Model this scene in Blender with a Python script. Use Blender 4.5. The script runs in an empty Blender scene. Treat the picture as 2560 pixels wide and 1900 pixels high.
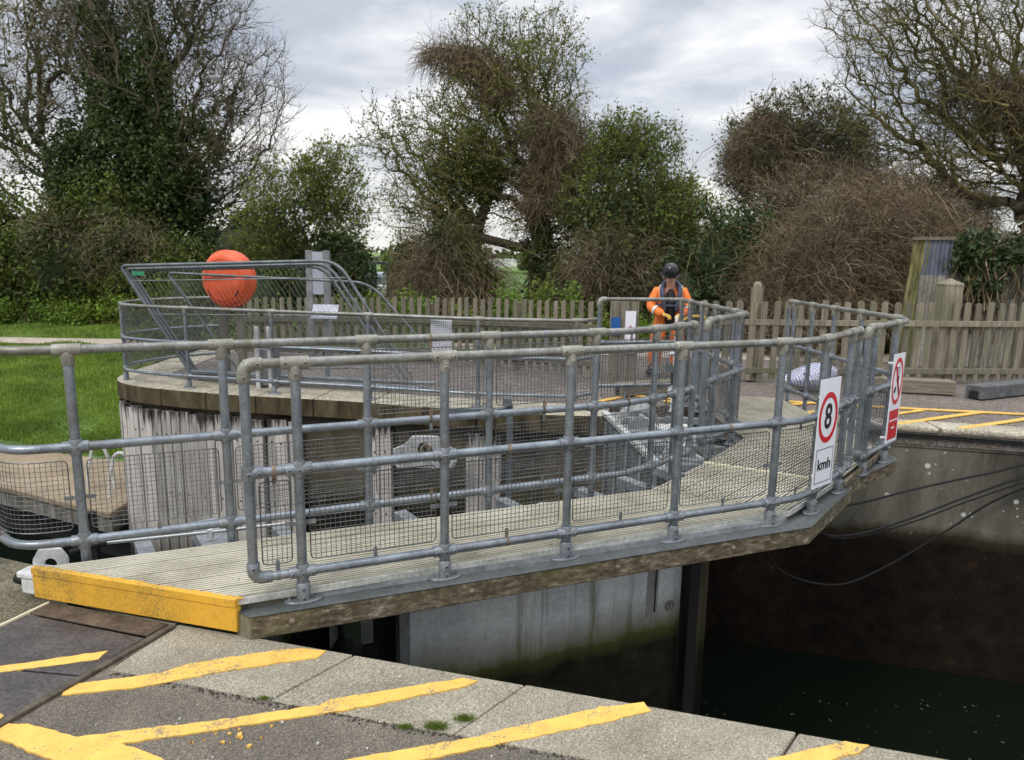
import bpy, math, random
import numpy as np
from mathutils import Vector, Matrix
rnd = random.Random(7)
S = bpy.context.scene
R = math.radians
PI = math.pi

# ------------------------------------------------------------------ camera
CAM_H = 1.86
PITCH, ROLL = R(10.1), R(0.9)
cam = bpy.data.cameras.new('camera'); cam_o = bpy.data.objects.new('camera', cam)
S.collection.objects.link(cam_o); S.camera = cam_o
cam.sensor_width = 36; cam.lens = 1775 / 2560 * 36; cam.clip_start = .05; cam.clip_end = 4000
fwd = Vector((0, math.cos(PITCH), -math.sin(PITCH)))
r0 = Vector((1, 0, 0)); u0 = Vector((0, math.sin(PITCH), math.cos(PITCH)))
cr = r0 * math.cos(ROLL) + u0 * math.sin(ROLL); cu = -r0 * math.sin(ROLL) + u0 * math.cos(ROLL)
cam_o.matrix_world = Matrix(((cr.x, cu.x, -fwd.x, 0), (cr.y, cu.y, -fwd.y, 0), (cr.z, cu.z, -fwd.z, CAM_H), (0, 0, 0, 1)))
cam.dof.use_dof = True; cam.dof.focus_distance = 4.6; cam.dof.aperture_fstop = 3.6
S.render.resolution_x = 1024; S.render.resolution_y = 760

# ------------------------------------------------------------------ world: grey broken cloud over a daylight sky
W = bpy.data.worlds.new('World'); S.world = W; W.use_nodes = True
nt = W.node_tree; nt.nodes.clear(); N = nt.nodes.new; L = nt.links.new
out = N('ShaderNodeOutputWorld'); bg = N('ShaderNodeBackground'); L(bg.outputs[0], out.inputs[0])
sky = N('ShaderNodeTexSky'); sky.sky_type = 'NISHITA'; sky.sun_disc = False
SUN_EL, SUN_AZ = R(48), R(-140)
sky.sun_elevation = SUN_EL; sky.sun_rotation = SUN_AZ
tc = N('ShaderNodeTexCoord'); sep = N('ShaderNodeSeparateXYZ'); L(tc.outputs['Generated'], sep.inputs[0])
zz = N('ShaderNodeMath'); zz.operation = 'MAXIMUM'; L(sep.outputs[2], zz.inputs[0]); zz.inputs[1].default_value = 0
zp = N('ShaderNodeMath'); zp.operation = 'ADD'; L(zz.outputs[0], zp.inputs[0]); zp.inputs[1].default_value = .16
dx = N('ShaderNodeMath'); dx.operation = 'DIVIDE'; L(sep.outputs[0], dx.inputs[0]); L(zp.outputs[0], dx.inputs[1])
dy = N('ShaderNodeMath'); dy.operation = 'DIVIDE'; L(sep.outputs[1], dy.inputs[0]); L(zp.outputs[0], dy.inputs[1])
cmb = N('ShaderNodeCombineXYZ'); L(dx.outputs[0], cmb.inputs[0]); L(dy.outputs[0], cmb.inputs[1])
mp = N('ShaderNodeMapping'); L(cmb.outputs[0], mp.inputs[0]); mp.inputs[1].default_value = (5.3, 2.1, 0); mp.inputs[3].default_value = (.95, .95, 1)
n1 = N('ShaderNodeTexNoise'); n1.inputs['Scale'].default_value = 1.1; n1.inputs['Detail'].default_value = 5; n1.inputs['Roughness'].default_value = .56; n1.inputs['Distortion'].default_value = .3
L(mp.outputs[0], n1.inputs[0])
ramp = N('ShaderNodeValToRGB'); L(n1.outputs[0], ramp.inputs[0])
e = ramp.color_ramp.elements
e[0].position = .36; e[0].color = (.46, .51, .60, 1)
e[1].position = .64; e[1].color = (1.18, 1.17, 1.16, 1)
m_ = e.new(.47); m_.color = (.60, .64, .72, 1)
m_ = e.new(.56); m_.color = (.88, .89, .92, 1)
# brighter, warmer band just over the horizon
hz = N('ShaderNodeMapRange'); L(sep.outputs[2], hz.inputs[0]); hz.inputs[1].default_value = 0; hz.inputs[2].default_value = .2; hz.inputs[3].default_value = .75; hz.inputs[4].default_value = 0
mixh = N('ShaderNodeMixRGB'); L(hz.outputs[0], mixh.inputs[0]); L(ramp.outputs[0], mixh.inputs[1]); mixh.inputs[2].default_value = (1.02, .99, .93, 1)
skm = N('ShaderNodeMixRGB'); skm.blend_type = 'MULTIPLY'; skm.inputs[0].default_value = 1; L(sky.outputs[0], skm.inputs[1]); skm.inputs[2].default_value = (1.2, 1.2, 1.2, 1)
scl = N('ShaderNodeMixRGB'); scl.blend_type = 'MULTIPLY'; scl.inputs[0].default_value = 1; L(mixh.outputs[0], scl.inputs[1]); scl.inputs[2].default_value = (8.6, 8.6, 8.6, 1)
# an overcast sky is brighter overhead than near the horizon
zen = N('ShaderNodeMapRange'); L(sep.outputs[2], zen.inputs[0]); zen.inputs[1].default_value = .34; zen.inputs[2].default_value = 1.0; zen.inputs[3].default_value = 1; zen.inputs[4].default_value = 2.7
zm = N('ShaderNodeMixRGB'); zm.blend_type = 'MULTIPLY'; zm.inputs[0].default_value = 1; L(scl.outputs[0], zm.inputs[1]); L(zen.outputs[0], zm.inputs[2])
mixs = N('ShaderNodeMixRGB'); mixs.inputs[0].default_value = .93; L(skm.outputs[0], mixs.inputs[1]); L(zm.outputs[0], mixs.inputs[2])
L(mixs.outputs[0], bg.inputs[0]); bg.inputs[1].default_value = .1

sun = bpy.data.lights.new('sun', 'SUN'); sun_o = bpy.data.objects.new('sun', sun); S.collection.objects.link(sun_o)
sun.energy = 1.1; sun.angle = R(14); sun.color = (1, .96, .9)
# direction to the sun from the sky's angles: rotation measured from +Y towards +X
sd = Vector((math.sin(SUN_AZ) * math.cos(SUN_EL), math.cos(SUN_AZ) * math.cos(SUN_EL), math.sin(SUN_EL)))
sun_o.rotation_euler = sd.to_track_quat('Z', 'Y').to_euler()
S.view_settings.view_transform = 'Standard'; S.view_settings.look = 'None'; S.view_settings.exposure = 0.28; S.view_settings.gamma = 1

# ------------------------------------------------------------------ object helpers
def tag(o, label=None, cat=None, group=None, kind=None):
    if label: o['label'] = label
    if cat: o['category'] = cat
    if group: o['group'] = group
    if kind: o['kind'] = kind
    return o
def empty(name, loc=(0, 0, 0), rz=0, label=None, cat=None, group=None):
    o = bpy.data.objects.new(name, None); S.collection.objects.link(o); o.empty_display_size = .1
    o.location = loc; o.rotation_euler = (0, 0, rz)
    return tag(o, label, cat, group)
def kids(o): return [c for c in bpy.data.objects if c.parent == o]
def copy_tree(o, parent=None):
    c = o.copy(); S.collection.objects.link(c); c.parent = parent
    for ch in kids(o): copy_tree(ch, c)
    return c

class MB:
    def __init__(s): s.v = []; s.f = []; s.m = []; s.mi = 0
    def face(s, idx): s.f.append(tuple(idx)); s.m.append(s.mi)
    def quad(s, *p):
        b = len(s.v); s.v += [tuple(q) for q in p]; s.face(range(b, b + len(p)))
    def box(s, c, d, rot=None, rz=0):
        M = rot if rot is not None else Matrix.Rotation(rz, 3, 'Z')
        b = len(s.v); c = Vector(c)
        for x in (-.5, .5):
            for y in (-.5, .5):
                for z in (-.5, .5): s.v.append(tuple(c + M @ Vector((x * d[0], y * d[1], z * d[2]))))
        for q in ((0, 1, 3, 2), (4, 6, 7, 5), (0, 4, 5, 1), (2, 3, 7, 6), (0, 2, 6, 4), (1, 5, 7, 3)): s.face([b + i for i in q])
    def beam(s, p0, p1, w, h, up=(0, 0, 1)):
        p0 = Vector(p0); p1 = Vector(p1); d = (p1 - p0); l = d.length
        if l < 1e-6: return
        d.normalize(); a = d.cross(Vector(up))
        if a.length < 1e-4: a = d.cross(Vector((0, 1, 0)))
        a.normalize(); u = a.cross(d)
        M = Matrix((d, a, u)).transposed()
        s.box((p0 + p1) / 2, (l, w, h), rot=M)
    def prism(s, poly, z0, z1):
        n = len(poly); b = len(s.v)
        ar = sum(poly[i][0] * poly[(i + 1) % n][1] - poly[(i + 1) % n][0] * poly[i][1] for i in range(n))
        if ar < 0: poly = poly[::-1]
        s.v += [(p[0], p[1], z0) for p in poly] + [(p[0], p[1], z1) for p in poly]
        s.face([b + i for i in range(n)][::-1]); s.face([b + n + i for i in range(n)])
        for i in range(n): j = (i + 1) % n; s.face((b + i, b + j, b + n + j, b + n + i))
    def tube(s, pts, r, n=10, caps=True):
        pts = [Vector(p) for p in pts]; rs = r if isinstance(r, (list, tuple)) else [r] * len(pts)
        b = len(s.v); d = (pts[1] - pts[0]).normalized()
        a = d.cross(Vector((0, 0, 1)))
        if a.length < .01: a = d.cross(Vector((1, 0, 0)))
        a.normalize()
        for i, p in enumerate(pts):
            if i == 0: t = (pts[1] - p)
            elif i == len(pts) - 1: t = (p - pts[i - 1])
            else: t = (pts[i + 1] - p).normalized() + (p - pts[i - 1]).normalized()
            t.normalize(); a = (a - t * a.dot(t)).normalized(); c = t.cross(a)
            for k in range(n):
                q = 2 * PI * k / n; s.v.append(tuple(p + (a * math.cos(q) + c * math.sin(q)) * rs[i]))
        for i in range(len(pts) - 1):
            for k in range(n):
                j = (k + 1) % n
                s.face((b + i * n + k, b + i * n + j, b + (i + 1) * n + j, b + (i + 1) * n + k))
        if caps:
            s.face([b + k for k in range(n)][::-1]); s.face([b + (len(pts) - 1) * n + k for k in range(n)])
    def lathe(s, c, prof, n=20, M=None):
        M = M or Matrix.Identity(3); c = Vector(c); b = len(s.v)
        for (r, z) in prof:
            for k in range(n): q = 2 * PI * k / n; s.v.append(tuple(c + M @ Vector((r * math.cos(q), r * math.sin(q), z))))
        for i in range(len(prof) - 1):
            for k in range(n): j = (k + 1) % n; s.face((b + i * n + k, b + i * n + j, b + (i + 1) * n + j, b + (i + 1) * n + k))
        s.face([b + k for k in range(n)][::-1]); s.face([b + (len(prof) - 1) * n + k for k in range(n)])
    def build(s, name, mats, parent=None, smooth=False, bevel=0):
        me = bpy.data.meshes.new(name); me.from_pydata(s.v, [], s.f)
        if not isinstance(mats, (list, tuple)): mats = [mats]
        for m in mats: me.materials.append(m)
        if len(mats) > 1: me.polygons.foreach_set('material_index', s.m)
        me.update(); 
        if smooth:
            me.polygons.foreach_set('use_smooth', [True] * len(me.polygons))
            try: me.set_sharp_from_angle(angle=R(40))
            except Exception: pass
        o = bpy.data.objects.new(name, me); S.collection.objects.link(o); o.parent = parent
        if bevel:
            bv = o.modifiers.new('bevel', 'BEVEL'); bv.width = bevel; bv.segments = 2; bv.limit_method = 'ANGLE'; bv.angle_limit = R(50)
        return o
def np_mesh(name, V, F, mat, parent=None, smooth=False):
    me = bpy.data.meshes.new(name); nv = len(V); nf, k = F.shape
    me.vertices.add(nv); me.vertices.foreach_set('co', np.asarray(V, dtype=np.float32).ravel())
    me.loops.add(nf * k); me.loops.foreach_set('vertex_index', F.astype(np.int32).ravel())
    me.polygons.add(nf); me.polygons.foreach_set('loop_start', np.arange(0, nf * k, k, dtype=np.int32))
    me.polygons.foreach_set('loop_total', np.full(nf, k, dtype=np.int32))
    if smooth: me.polygons.foreach_set('use_smooth', np.ones(nf, dtype=bool))
    me.update(calc_edges=True); me.materials.append(mat)
    o = bpy.data.objects.new(name, me); S.collection.objects.link(o); o.parent = parent
    return o

# ------------------------------------------------------------------ material helpers
def new_mat(name):
    m = bpy.data.materials.new(name); m.use_nodes = True; t = m.node_tree; p = t.nodes['Principled BSDF']
    return m, t, p
def node(t, ty, **kw):
    n = t.nodes.new(ty)
    for k, v in kw.items(): setattr(n, k, v)
    return n
def coords(t, scale=(1, 1, 1), rot=(0, 0, 0), loc=(0, 0, 0), kind='Object'):
    c = node(t, 'ShaderNodeTexCoord'); m = node(t, 'ShaderNodeMapping')
    t.links.new(c.outputs[kind], m.inputs[0]); m.inputs[1].default_value = loc; m.inputs[2].default_value = rot; m.inputs[3].default_value = scale
    return m.outputs[0]
def noise(t, vec, scale, detail=4, rough=.55, dist=0):
    n = node(t, 'ShaderNodeTexNoise'); t.links.new(vec, n.inputs[0])
    n.inputs['Scale'].default_value = scale; n.inputs['Detail'].default_value = detail; n.inputs['Roughness'].default_value = rough; n.inputs['Distortion'].default_value = dist
    return n.outputs[0]
def rampn(t, fac, stops):
    r = node(t, 'ShaderNodeValToRGB'); t.links.new(fac, r.inputs[0]); e = r.color_ramp.elements
    while len(e) > 1: e.remove(e[0])
    e[0].position = stops[0][0]; e[0].color = tuple(stops[0][1]) + (1,) if len(stops[0][1]) == 3 else stops[0][1]
    for p, c in stops[1:]:
        q = e.new(p); q.color = tuple(c) + (1,)
    return r.outputs[0]
def mixc(t, fac, a, b, mode='MIX'):
    m = node(t, 'ShaderNodeMixRGB', blend_type=mode)
    for i, v in ((0, fac), (1, a), (2, b)):
        if isinstance(v, (int, float)): m.inputs[i].default_value = v
        elif isinstance(v, tuple): m.inputs[i].default_value = v + (1,) if len(v) == 3 else v
        else: t.links.new(v, m.inputs[i])
    return m.outputs[0]
def bump(t, p, h, strength=.3, dist=.01):
    b = node(t, 'ShaderNodeBump'); b.inputs['Strength'].default_value = strength; b.inputs['Distance'].default_value = dist
    t.links.new(h, b.inputs['Height']); t.links.new(b.outputs[0], p.inputs['Normal'])
def g(v): return (v, v, v)
def noisy(name, c1, c2, scale=8, rough=.6, metal=0, bumpk=0, stretch=(1, 1, 1), c3=None, fine=None, lo=.35, hi=.65, spec=.5):
    m, t, p = new_mat(name); v = coords(t, stretch)
    n = noise(t, v, scale, 6, .6)
    st = [(lo, c1), (hi, c2)]
    if c3: st.append((hi + .12, c3))
    c = rampn(t, n, st)
    if fine:
        n2 = noise(t, coords(t), fine[0], 3, .7); c = mixc(t, fine[1], c, rampn(t, n2, [(.35, g(.35)), (.65, g(1.25))]), 'MULTIPLY')
        if bumpk: bump(t, p, n2, bumpk)
    elif bumpk: bump(t, p, n, bumpk)
    t.links.new(c, p.inputs['Base Color']); p.inputs['Roughness'].default_value = rough; p.inputs['Metallic'].default_value = metal
    p.inputs['Specular IOR Level'].default_value = spec
    return m
def weather(m, col, lo=.56, hi=.66, k=.6, sc=3.2):
    t = m.node_tree; p = t.nodes['Principled BSDF']; src = p.inputs['Base Color'].links[0].from_socket
    n = noise(t, coords(t, (1, 1, .5), loc=(1.7, .3, .9)), sc, 6, .7); c = mixc(t, rampn(t, n, [(lo, g(0)), (hi, g(k))]), src, col); t.links.new(c, p.inputs['Base Color'])
def plain(name, c, rough=.5, metal=0):
    m, t, p = new_mat(name); p.inputs['Base Color'].default_value = c + (1,); p.inputs['Roughness'].default_value = rough; p.inputs['Metallic'].default_value = metal
    return m

M = {}
M['galv'] = noisy('galvanised', (.185, .21, .235), (.29, .325, .355), 9, .36, .62, fine=(60, .35), spec=.5)
M['galv_old'] = noisy('galvanised_weathered', (.19, .19, .165), (.31, .315, .295), 6, .42, .45, stretch=(1, 1, 1), fine=(40, .5))
M['galv_fit'] = noisy('galvanised_fitting', (.17, .19, .21), (.28, .305, .325), 14, .4, .5, fine=(90, .4))
M['galv_fit_old'] = noisy('galvanised_fitting_dull', (.22, .215, .175), (.34, .33, .285), 10, .5, .25, fine=(60, .4))
M['wire'] = noisy('mesh_wire', (.075, .08, .085), (.17, .175, .18), 20, .45, .6)
M['rust'] = noisy('rusty_clip', (.13, .09, .06), (.26, .21, .15), 40, .7, .2)
weather(M['galv'], (.16, .145, .115)); weather(M['galv_old'], (.15, .13, .09), .50, .64, .7); weather(M['galv_fit'], (.15, .125, .09), .55, .66, .6, 7)
M['dark'] = plain('black_recess', (.01, .01, .011), .7)
M['black_rubber'] = plain('black_cable', (.006, .006, .0065), .85)
M['white'] = noisy('white_paint', (.55, .56, .54), (.8, .81, .8), 5, .5, fine=(30, .3))
M['dull_white'] = noisy('chalky_white_paint', (.32, .33, .32), (.58, .59, .58), 6, .6, fine=(30, .4))
M['sign_white'] = plain('sign_white', (.80, .81, .86), .35)
M['sign_red'] = plain('sign_red', (.58, .02, .03), .35)
M['sign_black'] = plain('sign_black', (.012, .012, .014), .4)

def mat_deck(k=1.0, nm='grooved_deck_board'):
    m, t, p = new_mat(nm)
    v = coords(t, (1, 1, 1))
    n = noise(t, v, 2.2, 5, .6); n2 = noise(t, coords(t, (6, 60, 6), (0, 0, R(-22.8))), 3, 4, .7); n3 = noise(t, v, 60, 2, .5)
    c = rampn(t, n, [(.3, (.33, .30, .225)), (.5, (.50, .465, .37)), (.7, (.64, .60, .50))])
    c = mixc(t, .5, c, rampn(t, n2, [(.3, g(.6)), (.7, g(1.15))]), 'MULTIPLY')
    c = mixc(t, rampn(t, n3, [(.66, g(0)), (.74, g(.8))]), c, (.08, .07, .04))
    c = mixc(t, 1.0, c, (k, k, k * .97), 'MULTIPLY')
    t.links.new(c, p.inputs['Base Color']); p.inputs['Roughness'].default_value = .8
    return m
M['deck'] = mat_deck(); M['deck_far'] = mat_deck(.72, 'older_deck_board')
M['deck_groove'] = noisy('dark_deck_groove', (.035, .03, .02), (.10, .09, .06), 6, .9)  # darker colour for groove floors, also fills the gap under the trim
M['deck_edge'] = noisy('pale_deck_edge', (.30, .31, .27), (.55, .56, .52), 4, .7, stretch=(1, 1, 4), fine=(40, .5))
M['ledge'] = noisy('galvanised_ledge', (.085, .097, .095), (.17, .185, .185), 3, .45, .35, fine=(30, .4))
def mat_beam():
    m, t, p = new_mat('mossy_timber_beam')
    v = coords(t, (2.2, 2.2, 6), (0, 0, 0)); n = noise(t, v, 5, 8, .78); n2 = noise(t, coords(t), 75, 4, .8); n3 = noise(t, coords(t, loc=(4, 2, 1)), 1.7, 4, .6)
    c = rampn(t, n, [(.34, (.03, .022, .012)), (.47, (.10, .075, .042)), (.57, (.19, .155, .10)), (.66, (.42, .39, .31))])
    c = mixc(t, .55, c, rampn(t, n2, [(.35, g(.5)), (.65, g(1.3))]), 'MULTIPLY')
    c = mixc(t, rampn(t, n3, [(.58, g(0)), (.70, g(.5))]), c, (.13, .12, .035))
    t.links.new(c, p.inputs['Base Color']); p.inputs['Roughness'].default_value = .85; bump(t, p, n2, .4, .01)
    return m
M['beam'] = mat_beam()
def mat_yellow(name, base, dirt, lo, hi, sc=3):
    m, t, p = new_mat(name); n = noise(t, coords(t), sc, 7, .65); n2 = noise(t, coords(t), 110, 4, .75)
    f = mixc(t, .55, n, n2); fl = rampn(t, noise(t, coords(t, loc=(5, 5, 5)), 150, 2, .6), [(.58, g(0)), (.68, g(.55))]); f = rampn(t, f, [(lo, g(0)), (hi, g(1))])
    c = mixc(t, fl, mixc(t, f, base, dirt), dirt)
    n3 = noise(t, coords(t, loc=(3, 1, 0)), 9, 6, .7); c = mixc(t, .45, c, rampn(t, n3, [(.3, (.62, .60, .55)), (.6, g(1.08))]), 'MULTIPLY'); bump(t, p, n2, .35, .003)
    t.links.new(c, p.inputs['Base Color']); p.inputs['Roughness'].default_value = .55
    return m
M['kick_yellow'] = mat_yellow('yellow_edge_paint', (.76, .41, .035), (.26, .19, .06), .50, .60)
M['line_yellow'] = mat_yellow('yellow_line_paint', (.80, .49, .10), (.24, .20, .13), .545, .60, 5)
def mat_speck(name, cols, scale, base2, rough=.85, bumps=.5, big=1.2, wet=None):
    m, t, p = new_mat(name); v = coords(t)
    n = noise(t, v, scale, 2, .8); c = rampn(t, n, cols)
    vo = node(t, 'ShaderNodeTexVoronoi'); t.links.new(v, vo.inputs[0]); vo.inputs['Scale'].default_value = scale * .8
    vr = rampn(t, vo.outputs['Color'], [(.2, g(.6)), (.5, g(1)), (.9, g(1.5))]); c = mixc(t, .55, c, vr, 'MULTIPLY')
    n2 = noise(t, v, big, 5, .6); c = mixc(t, .8, c, rampn(t, n2, [(.3, base2[0]), (.7, base2[1])]), 'MULTIPLY')
    t.links.new(c, p.inputs['Base Color']); p.inputs['Roughness'].default_value = rough; bump(t, p, n, bumps, .006)
    return m
M['concrete'] = mat_speck('exposed_aggregate', [(.34, (.16, .145, .11)), (.5, (.29, .265, .21)), (.66, (.50, .465, .385))], 170, ((.58, .56, .48), (1.12, 1.1, 1.05)), big=2.6)
M['asphalt'] = mat_speck('worn_asphalt', [(.34, (.07, .062, .052)), (.52, (.15, .133, .11)), (.68, (.31, .28, .235))], 170, ((.55, .53, .48), (1.15, 1.1, 1.02)), big=2.2)
M['asphalt_far'] = mat_speck('worn_asphalt_far', [(.4, (.10, .085, .075)), (.52, (.16, .14, .125)), (.66, (.24, .21, .19))], 40, ((.75, .7, .66), (1.15, 1.1, 1.05)))
M['bank'] = mat_speck('mossy_bank_ground', [(.34, (.07, .06, .04)), (.5, (.16, .14, .10)), (.66, (.30, .27, .20))], 90, ((.45, .45, .30), (1.1, 1.06, .98)), big=1.8)
M['coping'] = mat_speck('weathered_coping', [(.36, (.25, .22, .17)), (.5, (.42, .39, .32)), (.66, (.62, .59, .50))], 50, ((.55, .52, .42), (1.1, 1.08, 1.02)), big=2.2)
M['steel_plate'] = noisy('chequer_steel_plate', (.065, .058, .055), (.12, .105, .098), 5, .55, .3, fine=(50, .7), bumpk=.3)
M['rust_plate'] = noisy('rusty_ramp', (.07, .05, .035), (.15, .115, .08), 8, .7, .2, fine=(40, .6))
M['pale_edge'] = plain('pale_edge_strip', (.72, .66, .48), .6)
M['gravel_dark'] = noisy('gutter_dirt', (.02, .017, .012), (.06, .05, .035), 30, .9)

def mat_wall(name, dry, dry2, wet1, wet2, zline=-1.25, moss=(.07, .075, .015), mossw=.3, spots=True, scale=1.6, rough=.8, streak=None):
    m, t, p = new_mat(name); v = coords(t)
    n = noise(t, coords(t, (1, 1, .25)), scale, 6, .65); c = rampn(t, n, [(.32, dry), (.62, dry2)])
    n2 = noise(t, v, 30, 4, .7); c = mixc(t, .5, c, rampn(t, n2, [(.3, g(.6)), (.7, g(1.2))]), 'MULTIPLY')
    if streak:
        ns = noise(t, coords(t, (5, 5, .18), loc=(2, 3, 0)), 2.4, 5, .7); c = mixc(t, rampn(t, ns, [(.54, g(0)), (.66, g(.75))]), c, streak); nr = noise(t, coords(t, (9, 9, 1.2), loc=(7, 1, 0)), 2.4, 5, .75); c = mixc(t, rampn(t, nr, [(.62, g(0)), (.72, g(.7))]), c, (.14, .11, .07))
    if spots:
        vo = node(t, 'ShaderNodeTexVoronoi'); t.links.new(v, vo.inputs[0]); vo.inputs['Scale'].default_value = 3.2
        sp = rampn(t, vo.outputs['Distance'], [(.085, g(1)), (.115, g(0))]); nn = noise(t, v, 1.1, 2); gate = rampn(t, nn, [(.40, g(0)), (.50, g(1))])
        c = mixc(t, mixc(t, 1.0, sp, gate, 'MULTIPLY'), c, (.6, .6, .54))
        vo2 = node(t, 'ShaderNodeTexVoronoi'); t.links.new(v, vo2.inputs[0]); vo2.inputs['Scale'].default_value = 9
        sp2 = rampn(t, vo2.outputs['Distance'], [(.09, g(.8)), (.13, g(0))]); c = mixc(t, mixc(t, 1.0, sp2, gate, 'MULTIPLY'), c, (.5, .5, .45))
    geo = node(t, 'ShaderNodeNewGeometry'); sp_ = node(t, 'ShaderNodeSeparateXYZ'); t.links.new(geo.outputs['Position'], sp_.inputs[0])
    nz = noise(t, coords(t, (1, 1, .4)), 2.0, 5, .6)
    ad = node(t, 'ShaderNodeMath', operation='MULTIPLY_ADD'); t.links.new(nz, ad.inputs[0]); ad.inputs[1].default_value = .35; t.links.new(sp_.outputs[2], ad.inputs[2])
    def band(a, b):
        r = node(t, 'ShaderNodeMapRange'); t.links.new(ad.outputs[0], r.inputs[0]); r.inputs[1].default_value = a; r.inputs[2].default_value = b; r.inputs[3].default_value = 1; r.inputs[4].default_value = 0
        return r.outputs[0]
    wetc = rampn(t, noise(t, v, 5, 6, .7), [(.35, wet1), (.62, wet2), (.74, tuple(min(1, q * 2.2) for q in wet2))])
    c = mixc(t, band(zline + .17, zline + .17 + mossw), c, moss)
    c = mixc(t, band(zline + .05, zline + .2), c, wetc)
    vo3 = node(t, 'ShaderNodeTexVoronoi'); t.links.new(v, vo3.inputs[0]); vo3.inputs['Scale'].default_value = 14; c = mixc(t, mixc(t, 1.0, rampn(t, vo3.outputs['Distance'], [(.05, g(.6)), (.08, g(0))]), rampn(t, noise(t, v, 2.3, 3), [(.50, g(0)), (.6, g(1))]), 'MULTIPLY'), c, (.20, .19, .15))
    t.links.new(c, p.inputs['Base Color']); p.inputs['Roughness'].default_value = rough; p.inputs['Specular IOR Level'].default_value = .2; bump(t, p, n2, .35, .01)
    return m
M['lockwall'] = mat_wall('lock_wall_concrete', (.055, .05, .04), (.20, .185, .145), (.005, .0033, .002), (.017, .0105, .006), -1.3, (.045, .035, .02), .12, rough=.9)
M['quaywall'] = mat_wall('mossy_quay_wall', (.03, .027, .02), (.15, .125, .08), (.008, .007, .005), (.025, .02, .012), -1.3, (.05, .05, .02), .4, spots=False)
M['gate_skin'] = mat_wall('gate_steel_plate', (.64, .68, .69), (.86, .88, .88), (.012, .011, .007), (.035, .032, .02), -1.04, (.12, .125, .035), .33, spots=False, scale=2.2, rough=.5, streak=(.20, .22, .11))
M['gate_green'] = mat_wall('algae_gate_plate', (.10, .14, .03), (.36, .42, .27), (.012, .011, .007), (.04, .04, .02), -1.1, (.06, .08, .015), .4, spots=False, scale=2.4, rough=.6, streak=(.07, .09, .03))
M['gate_frame'] = noisy('gate_frame_steel', (.20, .215, .225), (.34, .36, .37), 4, .5, .2, fine=(30, .4))
def mat_wood(name, c1, c2, c3, sx=(14, 14, .9), dark=None, moss=None):
    m, t, p = new_mat(name); n = noise(t, coords(t, sx), 2.2, 6, .7, .6); n2 = noise(t, coords(t), 1.3, 4, .6)
    c = rampn(t, n, [(.3, c1), (.5, c2), (.7, c3)])
    gi = node(t, 'ShaderNodeNewGeometry'); c = mixc(t, .7, c, rampn(t, gi.outputs['Random Per Island'], [(0, g(.68)), (1, g(1.2))]), 'MULTIPLY'); oi = node(t, 'ShaderNodeObjectInfo'); c = mixc(t, .8, c, rampn(t, oi.outputs['Random'], [(0, (.55, .56, .52)), (.5, (.95, .94, .9)), (1, (1.2, 1.16, 1.1))]), 'MULTIPLY')
    if moss: c = mixc(t, rampn(t, n2, [(.5, g(0)), (.68, g(.7))]), c, moss)
    if dark:   # rot stain hanging from the top end
        geo = node(t, 'ShaderNodeNewGeometry'); s_ = node(t, 'ShaderNodeSeparateXYZ'); t.links.new(geo.outputs['Position'], s_.inputs[0])
        nz = noise(t, coords(t, (9, 9, .8)), 1.6, 4, .7); ad = node(t, 'ShaderNodeMath', operation='MULTIPLY_ADD'); t.links.new(nz, ad.inputs[0]); ad.inputs[1].default_value = .9; t.links.new(s_.outputs[2], ad.inputs[2])
        r = node(t, 'ShaderNodeMapRange'); t.links.new(ad.outputs[0], r.inputs[0]); r.inputs[1].default_value = dark[0]; r.inputs[2].default_value = dark[1]
        c = mixc(t, r.outputs[0], c, (.03, .022, .018))
        r2 = node(t, 'ShaderNodeMapRange'); t.links.new(s_.outputs[2], r2.inputs[0]); r2.inputs[1].default_value = -1.9; r2.inputs[2].default_value = -2.5; c = mixc(t, r2.outputs[0], c, (.02, .017, .012))
    t.links.new(c, p.inputs['Base Color']); p.inputs['Roughness'].default_value = .85; bump(t, p, n, .35, .008)
    return m
M['pile'] = mat_wood('silvered_timber_pile', (.36, .325, .30), (.58, .54, .51), (.76, .73, .70), sx=(7, 7, .6), dark=(-.02, .14))
M['fence'] = mat_wood('weathered_fence_wood', (.10, .088, .063), (.20, .178, .132), (.31, .285, .225), moss=(.13, .135, .065))
M['sleeper'] = mat_wood('old_sleeper_wood', (.10, .085, .06), (.20, .175, .13), (.30, .275, .22), sx=(1, 9, 14))
M['recycled'] = noisy('grey_recycled_sleeper', (.075, .078, .08), (.14, .145, .15), 6, .7, fine=(30, .5))

def mat_leaf(name, cols, trans=.25, rough=.55, big=.35):
    m, t, p = new_mat(name); gi = node(t, 'ShaderNodeNewGeometry')
    c = rampn(t, gi.outputs['Random Per Island'], [(i / (len(cols) - 1), k) for i, k in enumerate(cols)])
    n = noise(t, coords(t), big, 3, .6); c = mixc(t, .8, c, rampn(t, n, [(.35, (.52, .58, .52)), (.65, (1.3, 1.22, 1.1))]), 'MULTIPLY')
    t.links.new(c, p.inputs['Base Color']); p.inputs['Roughness'].default_value = rough; p.inputs['Specular IOR Level'].default_value = .3
    if trans:
        tr = node(t, 'ShaderNodeBsdfTranslucent'); t.links.new(c, tr.inputs[0]); mx = node(t, 'ShaderNodeMixShader'); mx.inputs[0].default_value = trans
        o = t.nodes['Material Output']; t.links.new(p.outputs[0], mx.inputs[1]); t.links.new(tr.outputs[0], mx.inputs[2]); t.links.new(mx.outputs[0], o.inputs[0])
    return m
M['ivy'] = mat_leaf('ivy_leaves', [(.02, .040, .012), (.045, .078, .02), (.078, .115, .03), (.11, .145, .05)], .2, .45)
M['ivy_dark'] = mat_leaf('dark_ivy_leaves', [(.014, .032, .010), (.028, .06, .018), (.05, .088, .028)], .15, .45)
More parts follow.
